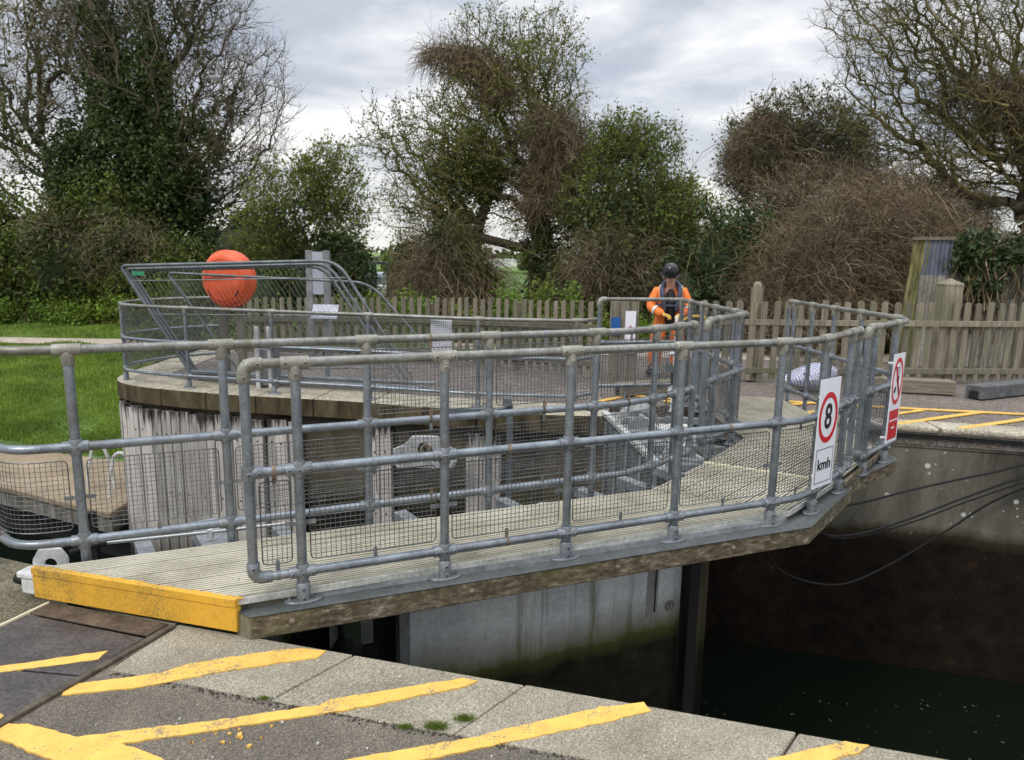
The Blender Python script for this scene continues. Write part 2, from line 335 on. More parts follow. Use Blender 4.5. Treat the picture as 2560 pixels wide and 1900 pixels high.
M['olive'] = mat_leaf('olive_leaves', [(.055, .075, .015), (.09, .12, .024), (.14, .165, .036), (.11, .09, .035)], .3)
M['spring'] = mat_leaf('spring_leaves', [(.10, .15, .025), (.16, .23, .035), (.23, .31, .06)], .4)
M['sprout'] = mat_leaf('bright_shoots', [(.10, .20, .025), (.17, .30, .04), (.26, .38, .07)], .4)
M['grass'] = mat_leaf('grass_blades', [(.12, .20, .025), (.18, .29, .04), (.25, .37, .06), (.33, .38, .11)], .4, .6, .9)
M['bark'] = noisy('bark', (.045, .035, .025), (.12, .10, .07), 5, .9, stretch=(1, 1, .3))
M['twig'] = mat_leaf('bare_twigs', [(.075, .058, .042), (.13, .10, .072), (.20, .165, .12)], 0, .8)
M['twig_olive'] = mat_leaf('mossy_twigs', [(.08, .072, .03), (.13, .115, .045), (.19, .17, .07)], 0, .8)
M['bramble'] = mat_leaf('bramble_stems', [(.06, .044, .027), (.12, .088, .054), (.21, .16, .10), (.34, .28, .19)], 0, .8)
M['core_green'] = noisy('shaded_core_green', (.014, .022, .008), (.045, .055, .018), 4, .95, bumpk=.5)  # dark green stands for the shaded depth inside bushes
M['core_brown'] = noisy('shaded_core_brown', (.028, .018, .011), (.07, .046, .03), 5, .95, bumpk=.5)  # dark brown stands for the shaded depth inside bramble mounds
M['turf'] = noisy('turf', (.05, .10, .012), (.11, .19, .026), 1.2, .9, fine=(12, .7), c3=(.11, .15, .03))
M['field'] = noisy('field', (.10, .17, .03), (.16, .24, .06), .05, .9)
M['path'] = noisy('gravel_path', (.34, .28, .22), (.50, .43, .35), 3, .9, fine=(30, .4))
M['landing'] = noisy('landing_concrete', (.22, .165, .105), (.36, .285, .19), 1.5, .85, fine=(25, .4))
def mat_water():
    m, t, p = new_mat('dark_water'); p.inputs['Base Color'].default_value = (.005, .008, .005, 1); p.inputs['Roughness'].default_value = .12; p.inputs['Specular IOR Level'].default_value = .3
    n = noise(t, coords(t), 5, 5, .6); bump(t, p, n, .35, .03)
    return m
M['water'] = mat_water()

# ------------------------------------------------------------------ setting: banks, ground, water
def nearY(x): return 3.19 - .268 * (x + 1.25)          # chamber edge, near side
def farY(x): return 7.9 - .25 * (x - 4.41)             # chamber edge, far side
def sheet(name, poly, z, mat, t=.02, kind='structure'):
    b = MB(); b.prism(poly, z - t, z); o = b.build(name, mat); return tag(o, kind=kind) if kind else o
sheet('near_bank', [(9, nearY(9)), (-1.25, 3.19), (-2.1, 3.42), (-2.32, 3.56), (-2.62, 3.93), (-2.85, 4.0), (-3.13, 4.10), (-12, 7.0), (-12, -3), (9, -3)], -.03, M['bank'], 3.2)
sheet('asphalt', [(-1.655, 3.262), (-1.984, 2.468), (-2.6, .98), (-2.6, -2), (8.9, -2), (8.9, nearY(8.9) - .5), (.35, 2.352), (-.032, 2.446), (-1.054, 2.697), (-1.779, 2.925)], -.0015, M['asphalt'])
def far_outline():
    return [(1.14, 8.2), (.63, 8.2), (.1, 8.27), (-.89, 8.47), (-1.87, 8.76), (-2.6, 8.90), (-3.35, 9.02), (-4.31, 9.26), (-5.0, 9.5), (-5.42, 9.74), (-5.68, 10.08), (-5.78, 10.5), (-5.8, 11.2), (-5.8, 13.2)]
FO = far_outline()
far_poly = [(26, farY(26)), (3.3, farY(3.3)), (2.85, 8.4), (2.4, 8.78), (1.25, 8.78)] + FO + [(26, 13.2)]
sheet('far_bank', far_poly, -.012, M['asphalt_far'], .2)
# lower, sloping land behind both banks
def terrain_z(x, y):
    t = min(1, max(0, (-x - 5.6) / (1.2 + max(0, y - 14) * .35))); t = t * t * (3 - 2 * t)
    zl = float(np.interp(y, [12.0, 13.2, 20.5, 28, 60, 120], [-2.02, -1.98, -1.05, -1.0, -.5, -.05]))
    zr = float(np.interp(y, [13, 14.5, 20, 120], [-.03, -.06, -.35, -.05]))
    return t * zl + (1 - t) * zr
def terrain():
    xs = list(np.arange(-60, -20, 4)) + list(np.arange(-20, -5.9, .35)) + [-5.82, -5.78] + list(np.arange(-5.5, 20, .6)) + list(np.arange(20, 90, 6))
    vs = [0, .3, .6, .9, 1.2, 1.6, 2, 2.5, 3, 3.6, 4.2, 5, 6, 7, 8, 9, 10, 12, 14, 17, 20, 25, 30, 40, 50, 70, 100, 160, 300, 700, 1500]
    V = []; 
    for v in vs:
        for x in xs:
            y0 = 12.6 - .307 * (x + 7.35) if x < -5.8 else 12.0
            sx = x * (1 + max(0, v - 30) * .02); y = y0 + v
            z = terrain_z(x, y) if v < 200 else -.05
            z += .05 * math.sin(x * 1.3 + y * .7) * math.sin(y * .9 - x * .4) * (1 if (x < -6.2 and v > .2) else .3)
            V.append((sx, y, z))
    n = len(xs); F = np.array([[r * n + c, r * n + c + 1, (r + 1) * n + c + 1, (r + 1) * n + c] for r in range(len(vs) - 1) for c in range(n - 1)])
    return np_mesh('terrain', np.array(V), F, M['turf'], smooth=True)
tag(terrain(), kind='structure')
# trodden path across the grass on the left, and the lane behind the right fence
def ribbon(name, pts, w, mat, dz=.03):
    V = []; F = []
    for i, (x, y) in enumerate(pts):
        d = Vector(pts[min(i + 1, len(pts) - 1)]) - Vector(pts[max(i - 1, 0)]); d.normalize(); nx = Vector((-d.y, d.x))
        for s in (-.5, -.17, .17, .5):
            q = Vector((x, y)) + nx * w * s; V.append((q.x, q.y, terrain_z(q.x, q.y) + dz + (0 if abs(s) < .3 else -.035)))
    for i in range(len(pts) - 1):
        for k in range(3): F.append((i * 4 + k, i * 4 + k + 1, i * 4 + 5 + k, i * 4 + 4 + k))
    return tag(np_mesh(name, np.array(V), np.array(F), mat, smooth=True), kind='structure')
ribbon('path', [(-30, 23.2), (-22, 22.4), (-16, 21.6), (-12.5, 21.6), (-9, 21.2), (-6, 20.6), (-3, 19.5)], 1.25, M['path'], .09)
ribbon('lane', [(-2, 15.0), (2, 13.9), (5, 13.6), (9, 13.7), (14, 13.9), (24, 14.4)], 1.3, M['path'], .06)
b = MB(); b.quad((-60, -5, -2.97), (60, -5, -2.97), (60, 14, -2.97), (-60, 14, -2.97)); tag(b.build('water', M['water']), kind='structure')
sheet('field', [(-900, 75), (900, 75), (900, 1400), (-900, 1400)], .03, M['field'], .2)

# near bank coping slabs
t_ = empty('lock_wall', (0, 0, 0), label='near lock wall topped with big pale pebbly slabs crossed by yellow stripes', cat='wall')
def aw(x): return 2.446 - .2475 * (x + .032)
jt = [(-.72, 3.05, -1.0, 2.70), (.08, 2.835, -.21, 2.50), (1.16, 2.545, .90, 2.225), (2.3, 2.24, 2.04, 1.94), (3.4, 1.94, 3.15, 1.66)]
prev = (-1.66, 3.30, -1.79, 2.945)
for j in jt:
    g_ = .004
    b = MB(); b.prism([(prev[0] + g_, nearY(prev[0] + g_)), (j[0] - g_, nearY(j[0] - g_)), (j[2] - g_, aw(j[2] - g_) + .008), (prev[2] + g_, aw(prev[2] + g_) + .008)], -.34, rnd.uniform(-.003, .003))
    b.build('coping_stone', M['concrete'], t_, bevel=.008); prev = j
b = MB(); b.prism([(-2.35, 3.50), (-1.67, 3.303), (-1.80, 2.95), (-1.86, 2.95), (-1.68, 3.27), (-2.36, 3.45)], -.3, -.001); b.build('coping_stone', M['concrete'], t_)
b = MB(); b.prism([(9, nearY(9) - .015), (9, nearY(9) - .2), (-2.3, nearY(-2.3) - .2), (-2.3, nearY(-2.3) - .015)], -3.3, -.035); b.build('wall_face', M['lockwall'], t_)
# gutter dirt along the joint
b = MB()
for i in range(1100):
    x = rnd.uniform(-1.75, 3); y = aw(x) - abs(rnd.gauss(0, .014)) + .003; r = rnd.uniform(.0012, .004)
    b.box((x, y, r * .3), (r * 2, r * 1.6, r), rz=rnd.uniform(0, 3))
tag(b.build('gutter_dirt', M['gravel_dark']), 'dark grit gathered along the joint between asphalt and pebbly slabs', 'grit', kind='stuff')
# steel cover plates in the ground
def plate(label, poly, mat, z=.0022, t=.01):
    b = MB(); b.prism(poly, z - t, z); return tag(b.build('cover_plate', mat, bevel=.002), label, 'steel plate', 'steel plates let into the near bank')
plate('rusty ridged ramp plate under the yellow deck edge', [(-2.415, 3.487), (-1.70, 3.285), (-1.755, 3.172), (-2.462, 3.375)], M['rust_plate'], .0065)
plate('large grey steel cover plate below the rusty ramp plate', [(-2.466, 3.362), (-1.76, 3.158), (-1.885, 2.848), (-2.27, 2.895), (-2.62, 2.94)], M['steel_plate'])
plate('grey steel cover plate cut off by the lower left corner', [(-2.62, 2.925), (-2.27, 2.882), (-1.888, 2.836), (-2.02, 2.50), (-2.6, 1.1), (-3.3, 1.1)], M['steel_plate'])
b = MB(); b.beam((-1.668, 3.262, .002), (-2.006, 2.46, .002), .035, .03); b.beam((-2.006, 2.46, .0015), (-2.6, 1.05, .0015), .035, .03)
tag(b.build('channel_strip', noisy('mud_channel', (.05, .04, .027), (.12, .10, .07), 10, .9, fine=(50, .5)), bevel=.004), 'muddy metal channel strip running between steel plates and asphalt', 'channel')
b = MB(); b.beam((-2.50, 3.27, .004), (-2.425, 3.475, .004), .012, .02); b.beam((-2.64, 2.93, .004), (-2.50, 3.27, .004), .012, .02)
tag(b.build('edge_strip', M['pale_edge']), 'pale strip along the left edge of the steel plates', 'strip')
# yellow paint
def paint(polys, name, wob=.006):
    b = MB()
    for k, poly in enumerate(polys):
        P = []
        for i in range(len(poly)):
            a = Vector(poly[i]); c = Vector(poly[(i + 1) % len(poly)]); n = max(1, int((c - a).length / .03))
            for q in range(n):
                p = a.lerp(c, q / n); P.append((p.x + rnd.gauss(0, wob * .4), p.y + rnd.gauss(0, wob * .4)))
        b.prism(P, -.004, (.0045 if name == 'road_marking' else .0062) + (.0003 * k if k < 14 else .0003 * (k % 9)))
    return b
Y = [[(-2.6, 2.80), (-2.273, 2.90), (-1.87, 3.04), (-1.875, 2.965), (-2.241, 2.855), (-2.6, 2.74)],
     [(-1.888, 2.741), (-1.868, 2.779), (-1.541, 2.867), (-1.45, 2.941), (-1.075, 3.074), (-.966, 3.088), (-.855, 3.063), (-.888, 3.012), (-1.266, 2.89), (-1.424, 2.825), (-1.606, 2.757), (-1.87, 2.70)],
     [(-1.662, 2.442), (-1.221, 2.54), (-.775, 2.66), (-.736, 2.701), (-.201, 2.867), (-.129, 2.845), (-.213, 2.793), (-.668, 2.629), (-.79, 2.595), (-1.223, 2.473), (-1.467, 2.408)],
     [(-.70, 2.30), (-.557, 2.352), (-.118, 2.478), (-.041, 2.515), (.388, 2.676), (.579, 2.713), (.598, 2.655), (.41, 2.584), (.037, 2.463), (-.189, 2.387), (-.55, 2.27)],
     [(.80, 2.31), (.993, 2.381), (1.319, 2.486), (1.407, 2.467), (1.354, 2.428), (1.10, 2.34), (.85, 2.25)],
     [(-1.997, 2.512), (-1.886, 2.512), (-1.662, 2.446), (-1.467, 2.412), (-1.279, 2.334), (-1.0, 2.20), (-1.2, 2.13), (-1.532, 2.263), (-1.93, 2.42)],
     [(-2.6, 2.66), (-2.043, 2.577), (-2.01, 2.565), (-2.02, 2.528), (-2.6, 2.60)]]
sp = [(-1.05 + rnd.gauss(0, .09), 2.44 + rnd.gauss(0, .045)) for i in range(14)]
for (x, y) in sp:
    r = rnd.uniform(.002, .009); Y.append([(x + r * math.cos(q) * rnd.uniform(.5, 1.6), y + r * .6 * math.sin(q) * rnd.uniform(.5, 1.5)) for q in (0, .7, 1.4, 2.1, 2.8, 3.5, 4.2, 4.9, 5.6)])
tag(paint(Y, 'road_marking').build('road_marking', M['line_yellow']), kind='structure')
def stripe(a, c, w):
    a = Vector(a); c = Vector(c); d = (c - a).normalized(); n = Vector((-d.y, d.x)) * w / 2
    return [tuple(a + n), tuple(a - n), tuple(c - n), tuple(c + n)]
YF = [stripe((4.86, 8.86), (11, 7.75), .09), stripe((4.70, 8.50), (5.16, 8.73), .07), stripe((4.98, 8.235), (5.86, 8.67), .08), stripe((4.42, 7.94), (5.0, 8.245), .08), stripe((5.06, 7.79), (5.766, 8.124), .08), stripe((5.766, 8.124), (6.5, 8.49), .08), stripe((6.2, 7.62), (7.3, 8.2), .08),
      stripe((.86, 8.67), (1.5, 9.35), .09), stripe((1.62, 9.40), (2.1, 9.2), .08), stripe((1.98, 9.05), (2.25, 8.95), .08), stripe((3.62, 9.15), (4.9, 8.84), .09), stripe((3.56, 8.47), (3.9, 8.60), .09), stripe((3.62, 8.95), (3.95, 9.1), .08), stripe((0.86, 8.67), (.5, 8.45), .09)]
tag(paint(YF, 'm').build('road_marking', M['line_yellow']), kind='structure')

# far lock wall (right of the gates)
fw = empty('lock_wall', (4.4, 7.9, 0), label='tall far lock wall of stained concrete, dark and wet below, right of the gates', cat='wall')
b = MB(); P = [(2.35, farY(2.35)), (26, farY(26)), (26, farY(26) + .6), (2.35, farY(2.35) + .6)]
b.v = []; b.prism([(p[0], p[1] + .03) for p in P], -3.3, -.245); o = b.build('wall_face', M['lockwall'], fw); o.location = (-4.4, -7.9, 0)
b = MB(); b.prism([(3.3, farY(3.3) + .012), (26, farY(26) + .012), (26, farY(26) + .3), (3.3, farY(3.3) + .3)], -.243, -.075); o = b.build('upper_course', M['lockwall'], fw); o.location = (-4.4, -7.9, 0)
xs = [3.32, 4.0, 4.83, 5.85, 6.9, 7.9, 9, 10, 11, 12.2, 13.5, 15, 17, 20, 24]
for a, c in zip(xs[:-1], xs[1:]):
    b = MB(); b.prism([(a + .008, farY(a) - .02), (c - .008, farY(c) - .02), (c + .02, farY(c) + .36), (a + .04, farY(a) + .36)], -.073, .004)
    o = b.build('coping_stone', M['coping'], fw, bevel=.03); o.location = (-4.4, -7.9, 0)
# curved quay wall (left of the gates)
def offset(pl, d):
    o = []
    for i, p in enumerate(pl):
        a = Vector(pl[max(i - 1, 0)]); c = Vector(pl[min(i + 1, len(pl) - 1)]); t = (c - a).normalized(); o.append((p[0] + t.y * d, p[1] - t.x * d))
    return o
class Path:
    def __init__(s, pts, r=.12, n=5):
        P = [Vector(p) for p in pts]; q = [P[0]]
        for i in range(1, len(P) - 1):
            a, b_, c = P[i - 1], P[i], P[i + 1]; d0 = (a - b_); d1 = (c - b_); rr = min(r, d0.length * .48, d1.length * .48)
            p0 = b_ + d0.normalized() * rr; p1 = b_ + d1.normalized() * rr
            for k in range(n + 1): t = k / n; q.append(p0 * (1 - t) ** 2 + b_ * 2 * t * (1 - t) + p1 * t * t)
        q.append(P[-1]); s.p = q; s.c = [0]
        for i in range(1, len(q)): s.c.append(s.c[-1] + (q[i] - q[i - 1]).length)
        s.L = s.c[-1]
    def at(s, t):
        t = max(0, min(s.L, t)); i = 1
        while i < len(s.c) - 1 and s.c[i] < t: i += 1
        a, b_ = s.p[i - 1], s.p[i]; f = (t - s.c[i - 1]) / max(1e-9, s.c[i] - s.c[i - 1]); return a.lerp(b_, f), (b_ - a).normalized()
    def near(s, p):
        p = Vector(p); best = (1e9, 0)
        for k in range(int(s.L / .01) + 1):
            q, _ = s.at(k * .01); d = (q - p).length
            if d < best[0]: best = (d, k * .01)
        return best[1]
    def sub(s, a, b_):
        return [a] + [c for c in s.c if a + 1e-3 < c < b_ - 1e-3] + [b_]
qw = empty('quay_wall', (-3, 9, 0), label='curved quay wall with mossy stone coping over silvered timber piles, left of the gates', cat='wall')
QP = Path(FO, .5, 6)
def curve_prism(b, s0, s1, d0, d1, z0, z1, n=4, topm=None):
    A = []; B = []
    for k in range(n + 1):
        p, t = QP.at(s0 + (s1 - s0) * k / n); nrm = Vector((-t.y, t.x))      # outline runs right to left: this normal points at the water
        A.append(p + nrm * d0); B.append(p + nrm * d1)
    poly = [tuple(q) for q in A] + [tuple(q) for q in B[::-1]]
    f0 = len(b.f); b.prism(poly, z0, z1)
    if topm is not None: b.m[f0 + 1] = topm
s = 0
M['coping_side'] = mat_wall('mossy_coping_side', (.02, .016, .008), (.13, .10, .055), (.05, .04, .02), (.1, .08, .05), -9, spots=False, scale=5)
while s < QP.L - .3:
    w = rnd.uniform(.66, .8); e_ = min(s + w, QP.L)
    b = MB(); b.mi = 1; curve_prism(b, s + .004, e_ - .004, .045, -.62, -.24, rnd.uniform(-.004, .004), topm=0)
    o = b.build('coping_stone', [M['coping'], M['coping_side']], qw, bevel=.015); o.location = (3, -9, 0); s = e_
b = MB(); n = 60
for k in range(n): curve_prism(b, QP.L * k / n, QP.L * (k + 1) / n, -.10, -.5, -3.3, -.242, 1)
o = b.build('wall_face', M['quaywall'], qw); o.location = (3, -9, 0)
# timber piles
def piles(x0, x1):
    s0 = QP.near((x0[0], x0[1])); s1 = QP.near((x1[0], x1[1])); s = s0
    while s < s1:
        w = rnd.uniform(.12, .17); p, t = QP.at(s + w / 2); nrm = Vector((-t.y, t.x)); z1 = -.29 - rnd.uniform(0, .05)
        b = MB(); rz = math.atan2(t.y, t.x); q = p + nrm * (.0 + rnd.uniform(-.025, .02))
        b.mi = 0; b.box((q.x, q.y, (z1 - 3.25) / 2), (w - .012, .09, z1 + 3.25), rz=rz)
        b.mi = 1
        for zz_ in (-.62 + rnd.uniform(-.02, .02), -1.45):
            if rnd.random() < .8: c = q + nrm * .046; Mx = Matrix((( -t.x, 0, nrm.x), (-t.y, 0, nrm.y), (0, 1, 0))); b.lathe((c.x, c.y, zz_), [(.014, -.004), (.014, .003)], 8, Mx)
        o = b.build('timber_pile', [M['pile'], M['dark']], qw, bevel=.006); o.location = (3, -9, 0); s += w
piles((-3.22, 9.0), (-5.8, 12.0)); piles((-2.74, 8.95), (-3.06, 8.98)); piles((-1.49, 8.7), (-1.68, 8.75)); piles((-.10, 8.4), (-.38, 8.45))
# steel brackets fixed to the wall: column, beam, white plate
t = empty('steel_bracket', (-.02, 7.95, 0), label='pale steel column with a level arm fixed before the quay wall', cat='steel bracket')
b = MB(); b.box((0, 0, -.9), (.075, .10, 2.1)); b.build('column', M['galv'], t, bevel=.004)
b = MB(); b.box((-.03, -.02, .20), (.11, .12, .10)); b.build('cap', M['galv_fit'], t, bevel=.006)
b = MB(); b.beam((-.02, 0, .09), (-.72, .12, .045), .05, .07); b.build('arm', M['galv'], t, bevel=.004)
t = empty('fender_plate', (-1.0, 8.0, -.4), label='white octagonal steel plate with round opening holding coiled rope below the coping', cat='steel plate')
b = MB()
def ring_plate(b, outer, ri, th, n=32):
    k = len(b.v); O = []
    for i in range(n):
        q = 2 * PI * i / n; d = Vector((math.cos(q), math.sin(q))); best = 1e9
        for j in range(len(outer)):
            a = Vector(outer[j]); c = Vector(outer[(j + 1) % len(outer)]); e2 = c - a; den = d.x * e2.y - d.y * e2.x
            if abs(den) < 1e-9: continue
            tt = (a.x * e2.y - a.y * e2.x) / den; uu = (a.x * d.y - a.y * d.x) / den
            if tt > 0 and -1e-6 <= uu <= 1 + 1e-6: best = min(best, tt)
        O.append(d * best)
    for y in (-th / 2, th / 2):
        for p in O: b.v.append((p.x, y, p.y))
        for i in range(n): q = 2 * PI * i / n; b.v.append((ri * math.cos(q), y, ri * math.sin(q)))
    for i in range(n):
        j = (i + 1) % n
        b.face((k + i, k + j, k + n + j, k + n + i)); b.face((k + 2 * n + j, k + 2 * n + i, k + 3 * n + i, k + 3 * n + j))
        b.face((k + j, k + i, k + 2 * n + i, k + 2 * n + j)); b.face((k + n + i, k + n + j, k + 3 * n + j, k + 3 * n + i))
ring_plate(b, [(-.37, -.22), (.37, -.22), (.37, .03), (.24, .05), (.15, .16), (-.15, .16), (-.24, .05), (-.37, .03)], .085, .05); b.build('plate', M['dull_white'], t, bevel=.004)
b = MB()
for k in range(3): b.tube([(.05 * math.cos(q) + .01 * k, -.03 - .012 * k, .055 * math.sin(q) - .02 + .02 * k) for q in np.linspace(0, 5.5, 16)], .014, 8)
b.build('rope_coil', noisy('old_rope', (.12, .09, .05), (.32, .26, .18), 30, .9), t, smooth=True)
b = MB(); b.box((0, .16, -.02), (.2, .25, .2)); b.build('housing', M['dark'], t)
# lower landing with ladder rails
ld = [(-20, 16.5), (-8.32, 11.07), (-5.9, 9.94), (-5.86, 12.1), (-7.35, 12.62), (-20, 16.6)]
t = empty('landing_stage', (-7, 11, -2), label='low tan concrete landing on dark piles beside the curved quay wall', cat='landing')
b = MB(); b.prism([(p[0] + 7, p[1] - 11) for p in ld], -.10, 0); b.build('deck_slab', M['landing'], t, bevel=.02)
b = MB(); b.prism([(p[0] + 7, p[1] - 11 + .04) for p in ld], -.34, -.101); b.build('edge_beam', mat_wall('broken_concrete', (.06, .055, .045), (.30, .28, .24), (.05, .05, .04), (.2, .19, .16), -9, spots=False, scale=6), t)
b = MB()
for k in range(30):
    x = -12 + k * .42; y = (11.07 - .467 * (x + 7 + 1.32)) - 11 + .12; b.box((x, y, -.75), (.17, .17, .86))
b.build('support_piles', M['quaywall'], t); kids(t)[-1]['kind'] = 'stuff'
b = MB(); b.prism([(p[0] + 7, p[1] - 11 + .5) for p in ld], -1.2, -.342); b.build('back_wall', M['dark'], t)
for (x, y, lab) in ((-6.84, 11.0, 'white metal ladder hoop on the landing, left one of the pair'), (-6.28, 10.62, 'white metal ladder hoop on the landing, right one of the pair')):
    t = empty('ladder_hoop', (x, y, -2), label=lab, cat='ladder rail', group='ladder hoops on the landing')
    b = MB(); b.tube([(0, 0, 0), (.02, 0, .30), (.08, .01, .52)] + [(.21 - .12 * math.cos(q), .02, .58 + .14 * math.sin(q)) for q in np.linspace(.2, PI - .2, 8)] + [(.35, .03, .50), (.42, .04, 0)], .024, 8); b.build('hoop', M['white'], t, smooth=True)
b = MB(); b.box((-5.95, 9.6, -2.25), (.10, .09, .75)); b.box((-5.95, 9.58, -1.86), (.11, .1, .03)); tag(b.build('mooring_post', M['dark'], bevel=.004), 'short black post with white cap by the landing edge', 'post')

# ------------------------------------------------------------------ gate walkways
def clip_line(poly, p, d):
    """parameters t where line p + t d is inside the convex polygon"""
    t0, t1 = -1e9, 1e9; n = len(poly); ar = sum(poly[i][0] * poly[(i + 1) % n][1] - poly[(i + 1) % n][0] * poly[i][1] for i in range(n)); sg = 1 if ar > 0 else -1
    for i in range(n):
        a = Vector(poly[i]); e_ = Vector(poly[(i + 1) % n]) - a; nx = Vector((-e_.y, e_.x)) * sg
        num = (a - p).dot(nx); den = d.dot(nx)
        if abs(den) < 1e-9:
            if num > 0: return None
            continue
        t = num / den
        if den > 0: t0 = max(t0, t)
        else: t1 = min(t1, t)
    return (t0, t1) if t1 > t0 else None
def grooved(poly, d, z, parent, name='deck_boards', groove=.0235, rib=.0155, depth=.006, mat='deck'):
    d = Vector(d).normalized(); nx = Vector((-d.y, d.x)); pr = [Vector(p).dot(nx) for p in poly]
    b = MB(); b.prism(poly, z - .034, z - depth); b.mi = 1; s = min(pr) + .004; k = 0
    while s < max(pr) - .004:
        w = rib; ends = [clip_line(poly, nx * q, d) for q in (s, s + w)]
        if all(ends):
            a0, a1 = ends; p = [nx * s + d * a0[0], nx * s + d * a0[1], nx * (s + w) + d * a1[1], nx * (s + w) + d * a1[0]]
            b.prism([tuple(q) for q in p], z - depth - .001, z)
        k += 1; s += groove + (.006 if k % 6 == 0 else 0)
    return b.build(name, [M['deck_groove'], M[mat]], parent)
def edge_run(name, pts, w, z0, z1, mat, parent, side=1, bevel=.003):
    """a plank following pts, lying to the right-hand side (side=1)"""
    o = offset(pts, w * side); b = MB()
    for i in range(len(pts) - 1): b.prism([pts[i], pts[i + 1], o[i + 1], o[i]], z0, z1)
    return b.build(name, mat, parent, bevel=bevel)
D = .19
W1 = empty('gate_walkway', (0, 0, 0), label='near timber gate walkway with yellow edge board, in front of the seam', cat='walkway')
A = [(-2.50, 3.52), (-1.335, 3.212), (1.87, 4.55), (1.03, 4.94)]
grooved(A, (.922, .387), D, W1)
Bp = [(1.873, 4.552), (2.43, 5.165), (1.575, 5.605), (1.033, 4.942)]
grooved(Bp, (.66, .75), D + .002, W1)
# yellow kick boards across the near end: thin upper strip and deep lower plank
b = MB(); dv = (Vector((-1.31, 3.205)) - Vector((-2.50, 3.52))).normalized(); nv = Vector((dv.y, -dv.x))
def endplank(b, z0, z1, o0, o1):
    a = Vector((-2.515, 3.524)) ; c = Vector((-1.315, 3.204))
    b.prism([tuple(a + nv * o0), tuple(a + nv * o1), tuple(c + nv * o1), tuple(c + nv * o0)], z0, z1)
endplank(b, .150, D + .003, -.008, .024); b.build('kick_board', M['kick_yellow'], W1, bevel=.003)
b = MB(); endplank(b, .022, .146, -.03, .019); b.build('kick_board', M['kick_yellow'], W1, bevel=.004)
# yellow overpaint on the ends of the boards
b = MB()
for k in range(60):
    f = k / 60; a = Vector((-2.50, 3.52)).lerp(Vector((-1.31, 3.205)), f); w = rnd.uniform(.006, .03); c = a + dv * .02
    b.prism([tuple(a), tuple(c), tuple(c + Vector((.922, .387)) * w), tuple(a + Vector((.922, .387)) * w)], D - .004, D + .0012)
b.build('paint_overrun', M['kick_yellow'], W1)
front = [(-1.325, 3.222), (1.875, 4.555), (2.435, 5.165)]
edge_run('deck_edge_trim', front, .014, .150, .186, M['deck_edge'], W1)
edge_run('shadow_gap_strip', front, .004, .122, .149, M['deck_groove'], W1)  # dark strip paints the shadow of the gap below the trim
f3 = offset(front, -.03)
# galvanised ledge on a timber beam
L1 = [(-1.335, 3.145), (1.90, 4.435), (2.50, 5.13)]
Lout = [(-1.245, 3.165 - .0), (1.985, 4.425), (2.665, 5.285)]
b = MB()
li = offset(front, .03)
b.prism([(-1.335, 3.222), (-1.245, 3.155), (1.985, 4.435), (1.86, 4.60)], .113, .121); b.prism([(1.985, 4.4355), (2.66, 5.285), (2.45, 5.36), (1.86, 4.60)], .1125, .1205)
b.build('steel_ledge', M['ledge'], W1, bevel=.002)
b = MB(); b.prism([(-1.31, 3.22), (-1.240, 3.160), (1.98, 4.440), (1.90, 4.51)], -.005, .111); b.prism([(1.981, 4.4405), (2.655, 5.288), (2.56, 5.35), (1.90, 4.51)], -.005, .1115)
ob = b.build('timber_beam', M['beam'], W1, bevel=.008)
b = MB(); b.prism([(-1.335, 3.215), (-1.247, 3.157), (-1.235, 3.166), (-1.30, 3.24)], -.002, .110); b.build('beam_end', mat_wood('split_beam_end', (.10, .09, .05), (.22, .20, .13), (.33, .31, .23), sx=(20, 20, 2)), W1)
ex = (Vector((1.98, 4.440)) - Vector((-1.240, 3.160))).normalized(); nx2 = Vector((ex.y, -ex.x))
for s in (.19, 1.12, 2.02, 2.85):
    p = Vector((-1.240, 3.160)) + ex * s; Mx = Matrix(((ex.x, 0, nx2.x), (ex.y, 0, nx2.y), (0, 1, 0)))
    b = MB(); b.lathe((p.x, p.y, .06), [(.017, -.004), (.016, .004), (.011, .010), (.004, .012)], 14, Mx); b.build('bolt', M['rust'], ob, smooth=True)
# carrying brackets and underside frame
b = MB(); b.prism([(-2.40, 3.50), (-1.33, 3.22), (1.80, 4.47), (1.05, 4.88)], .07, .155); b.prism([(1.81, 4.48), (2.35, 5.12), (1.62, 5.50), (1.08, 4.88)], .071, .154); b.build('deck_frame', M['gate_frame'], W1)
for i, (x, y, hd) in enumerate(((-2.05, 3.78, .10), (-1.30, 4.06, .1), (-.55, 4.36, .1), (.15, 4.66, .1), (.75, 4.93, .1), (1.12, 5.22, .1), (1.42, 5.6, .1))):
    b = MB(); b.beam((x + .10, y - .12, .06), (x - .22, y + .36, .045), .09, .07); b.build('bracket', M['gate_frame'], W1, bevel=.004)
# bent end of the far walkway
W2 = empty('gate_walkway', (2.7, 6.8, 0), label='far timber gate walkway beyond the seam, reaching the other bank', cat='walkway')
def rel(pl): return [(p[0] - 2.7, p[1] - 6.8) for p in pl]
grooved(rel([(2.455, 5.165), (3.28, 6.15), (2.18, 6.44), (1.585, 5.622)]), (.66, .75), D + .004, W2, rib=.019, groove=.031, depth=.010, mat='deck_far')
grooved(rel([(3.28, 6.152), (3.33, 6.5), (3.27, 7.62), (3.22, 8.42), (2.13, 8.62), (2.18, 6.442)]), (-.03, 1), D + .002, W2, rib=.019, groove=.031, depth=.010, mat='deck_far')
b = MB(); a = Vector((1.58, 5.615)); c = Vector((2.45, 5.158)); tv = (c - a).normalized(); n_ = Vector((-tv.y, tv.x)); b.prism(rel([tuple(a), tuple(c), tuple(c + n_ * .02), tuple(a + n_ * .02)]), D - .03, D + .013); b.build('seam_strip', M['pale_edge'], W2)
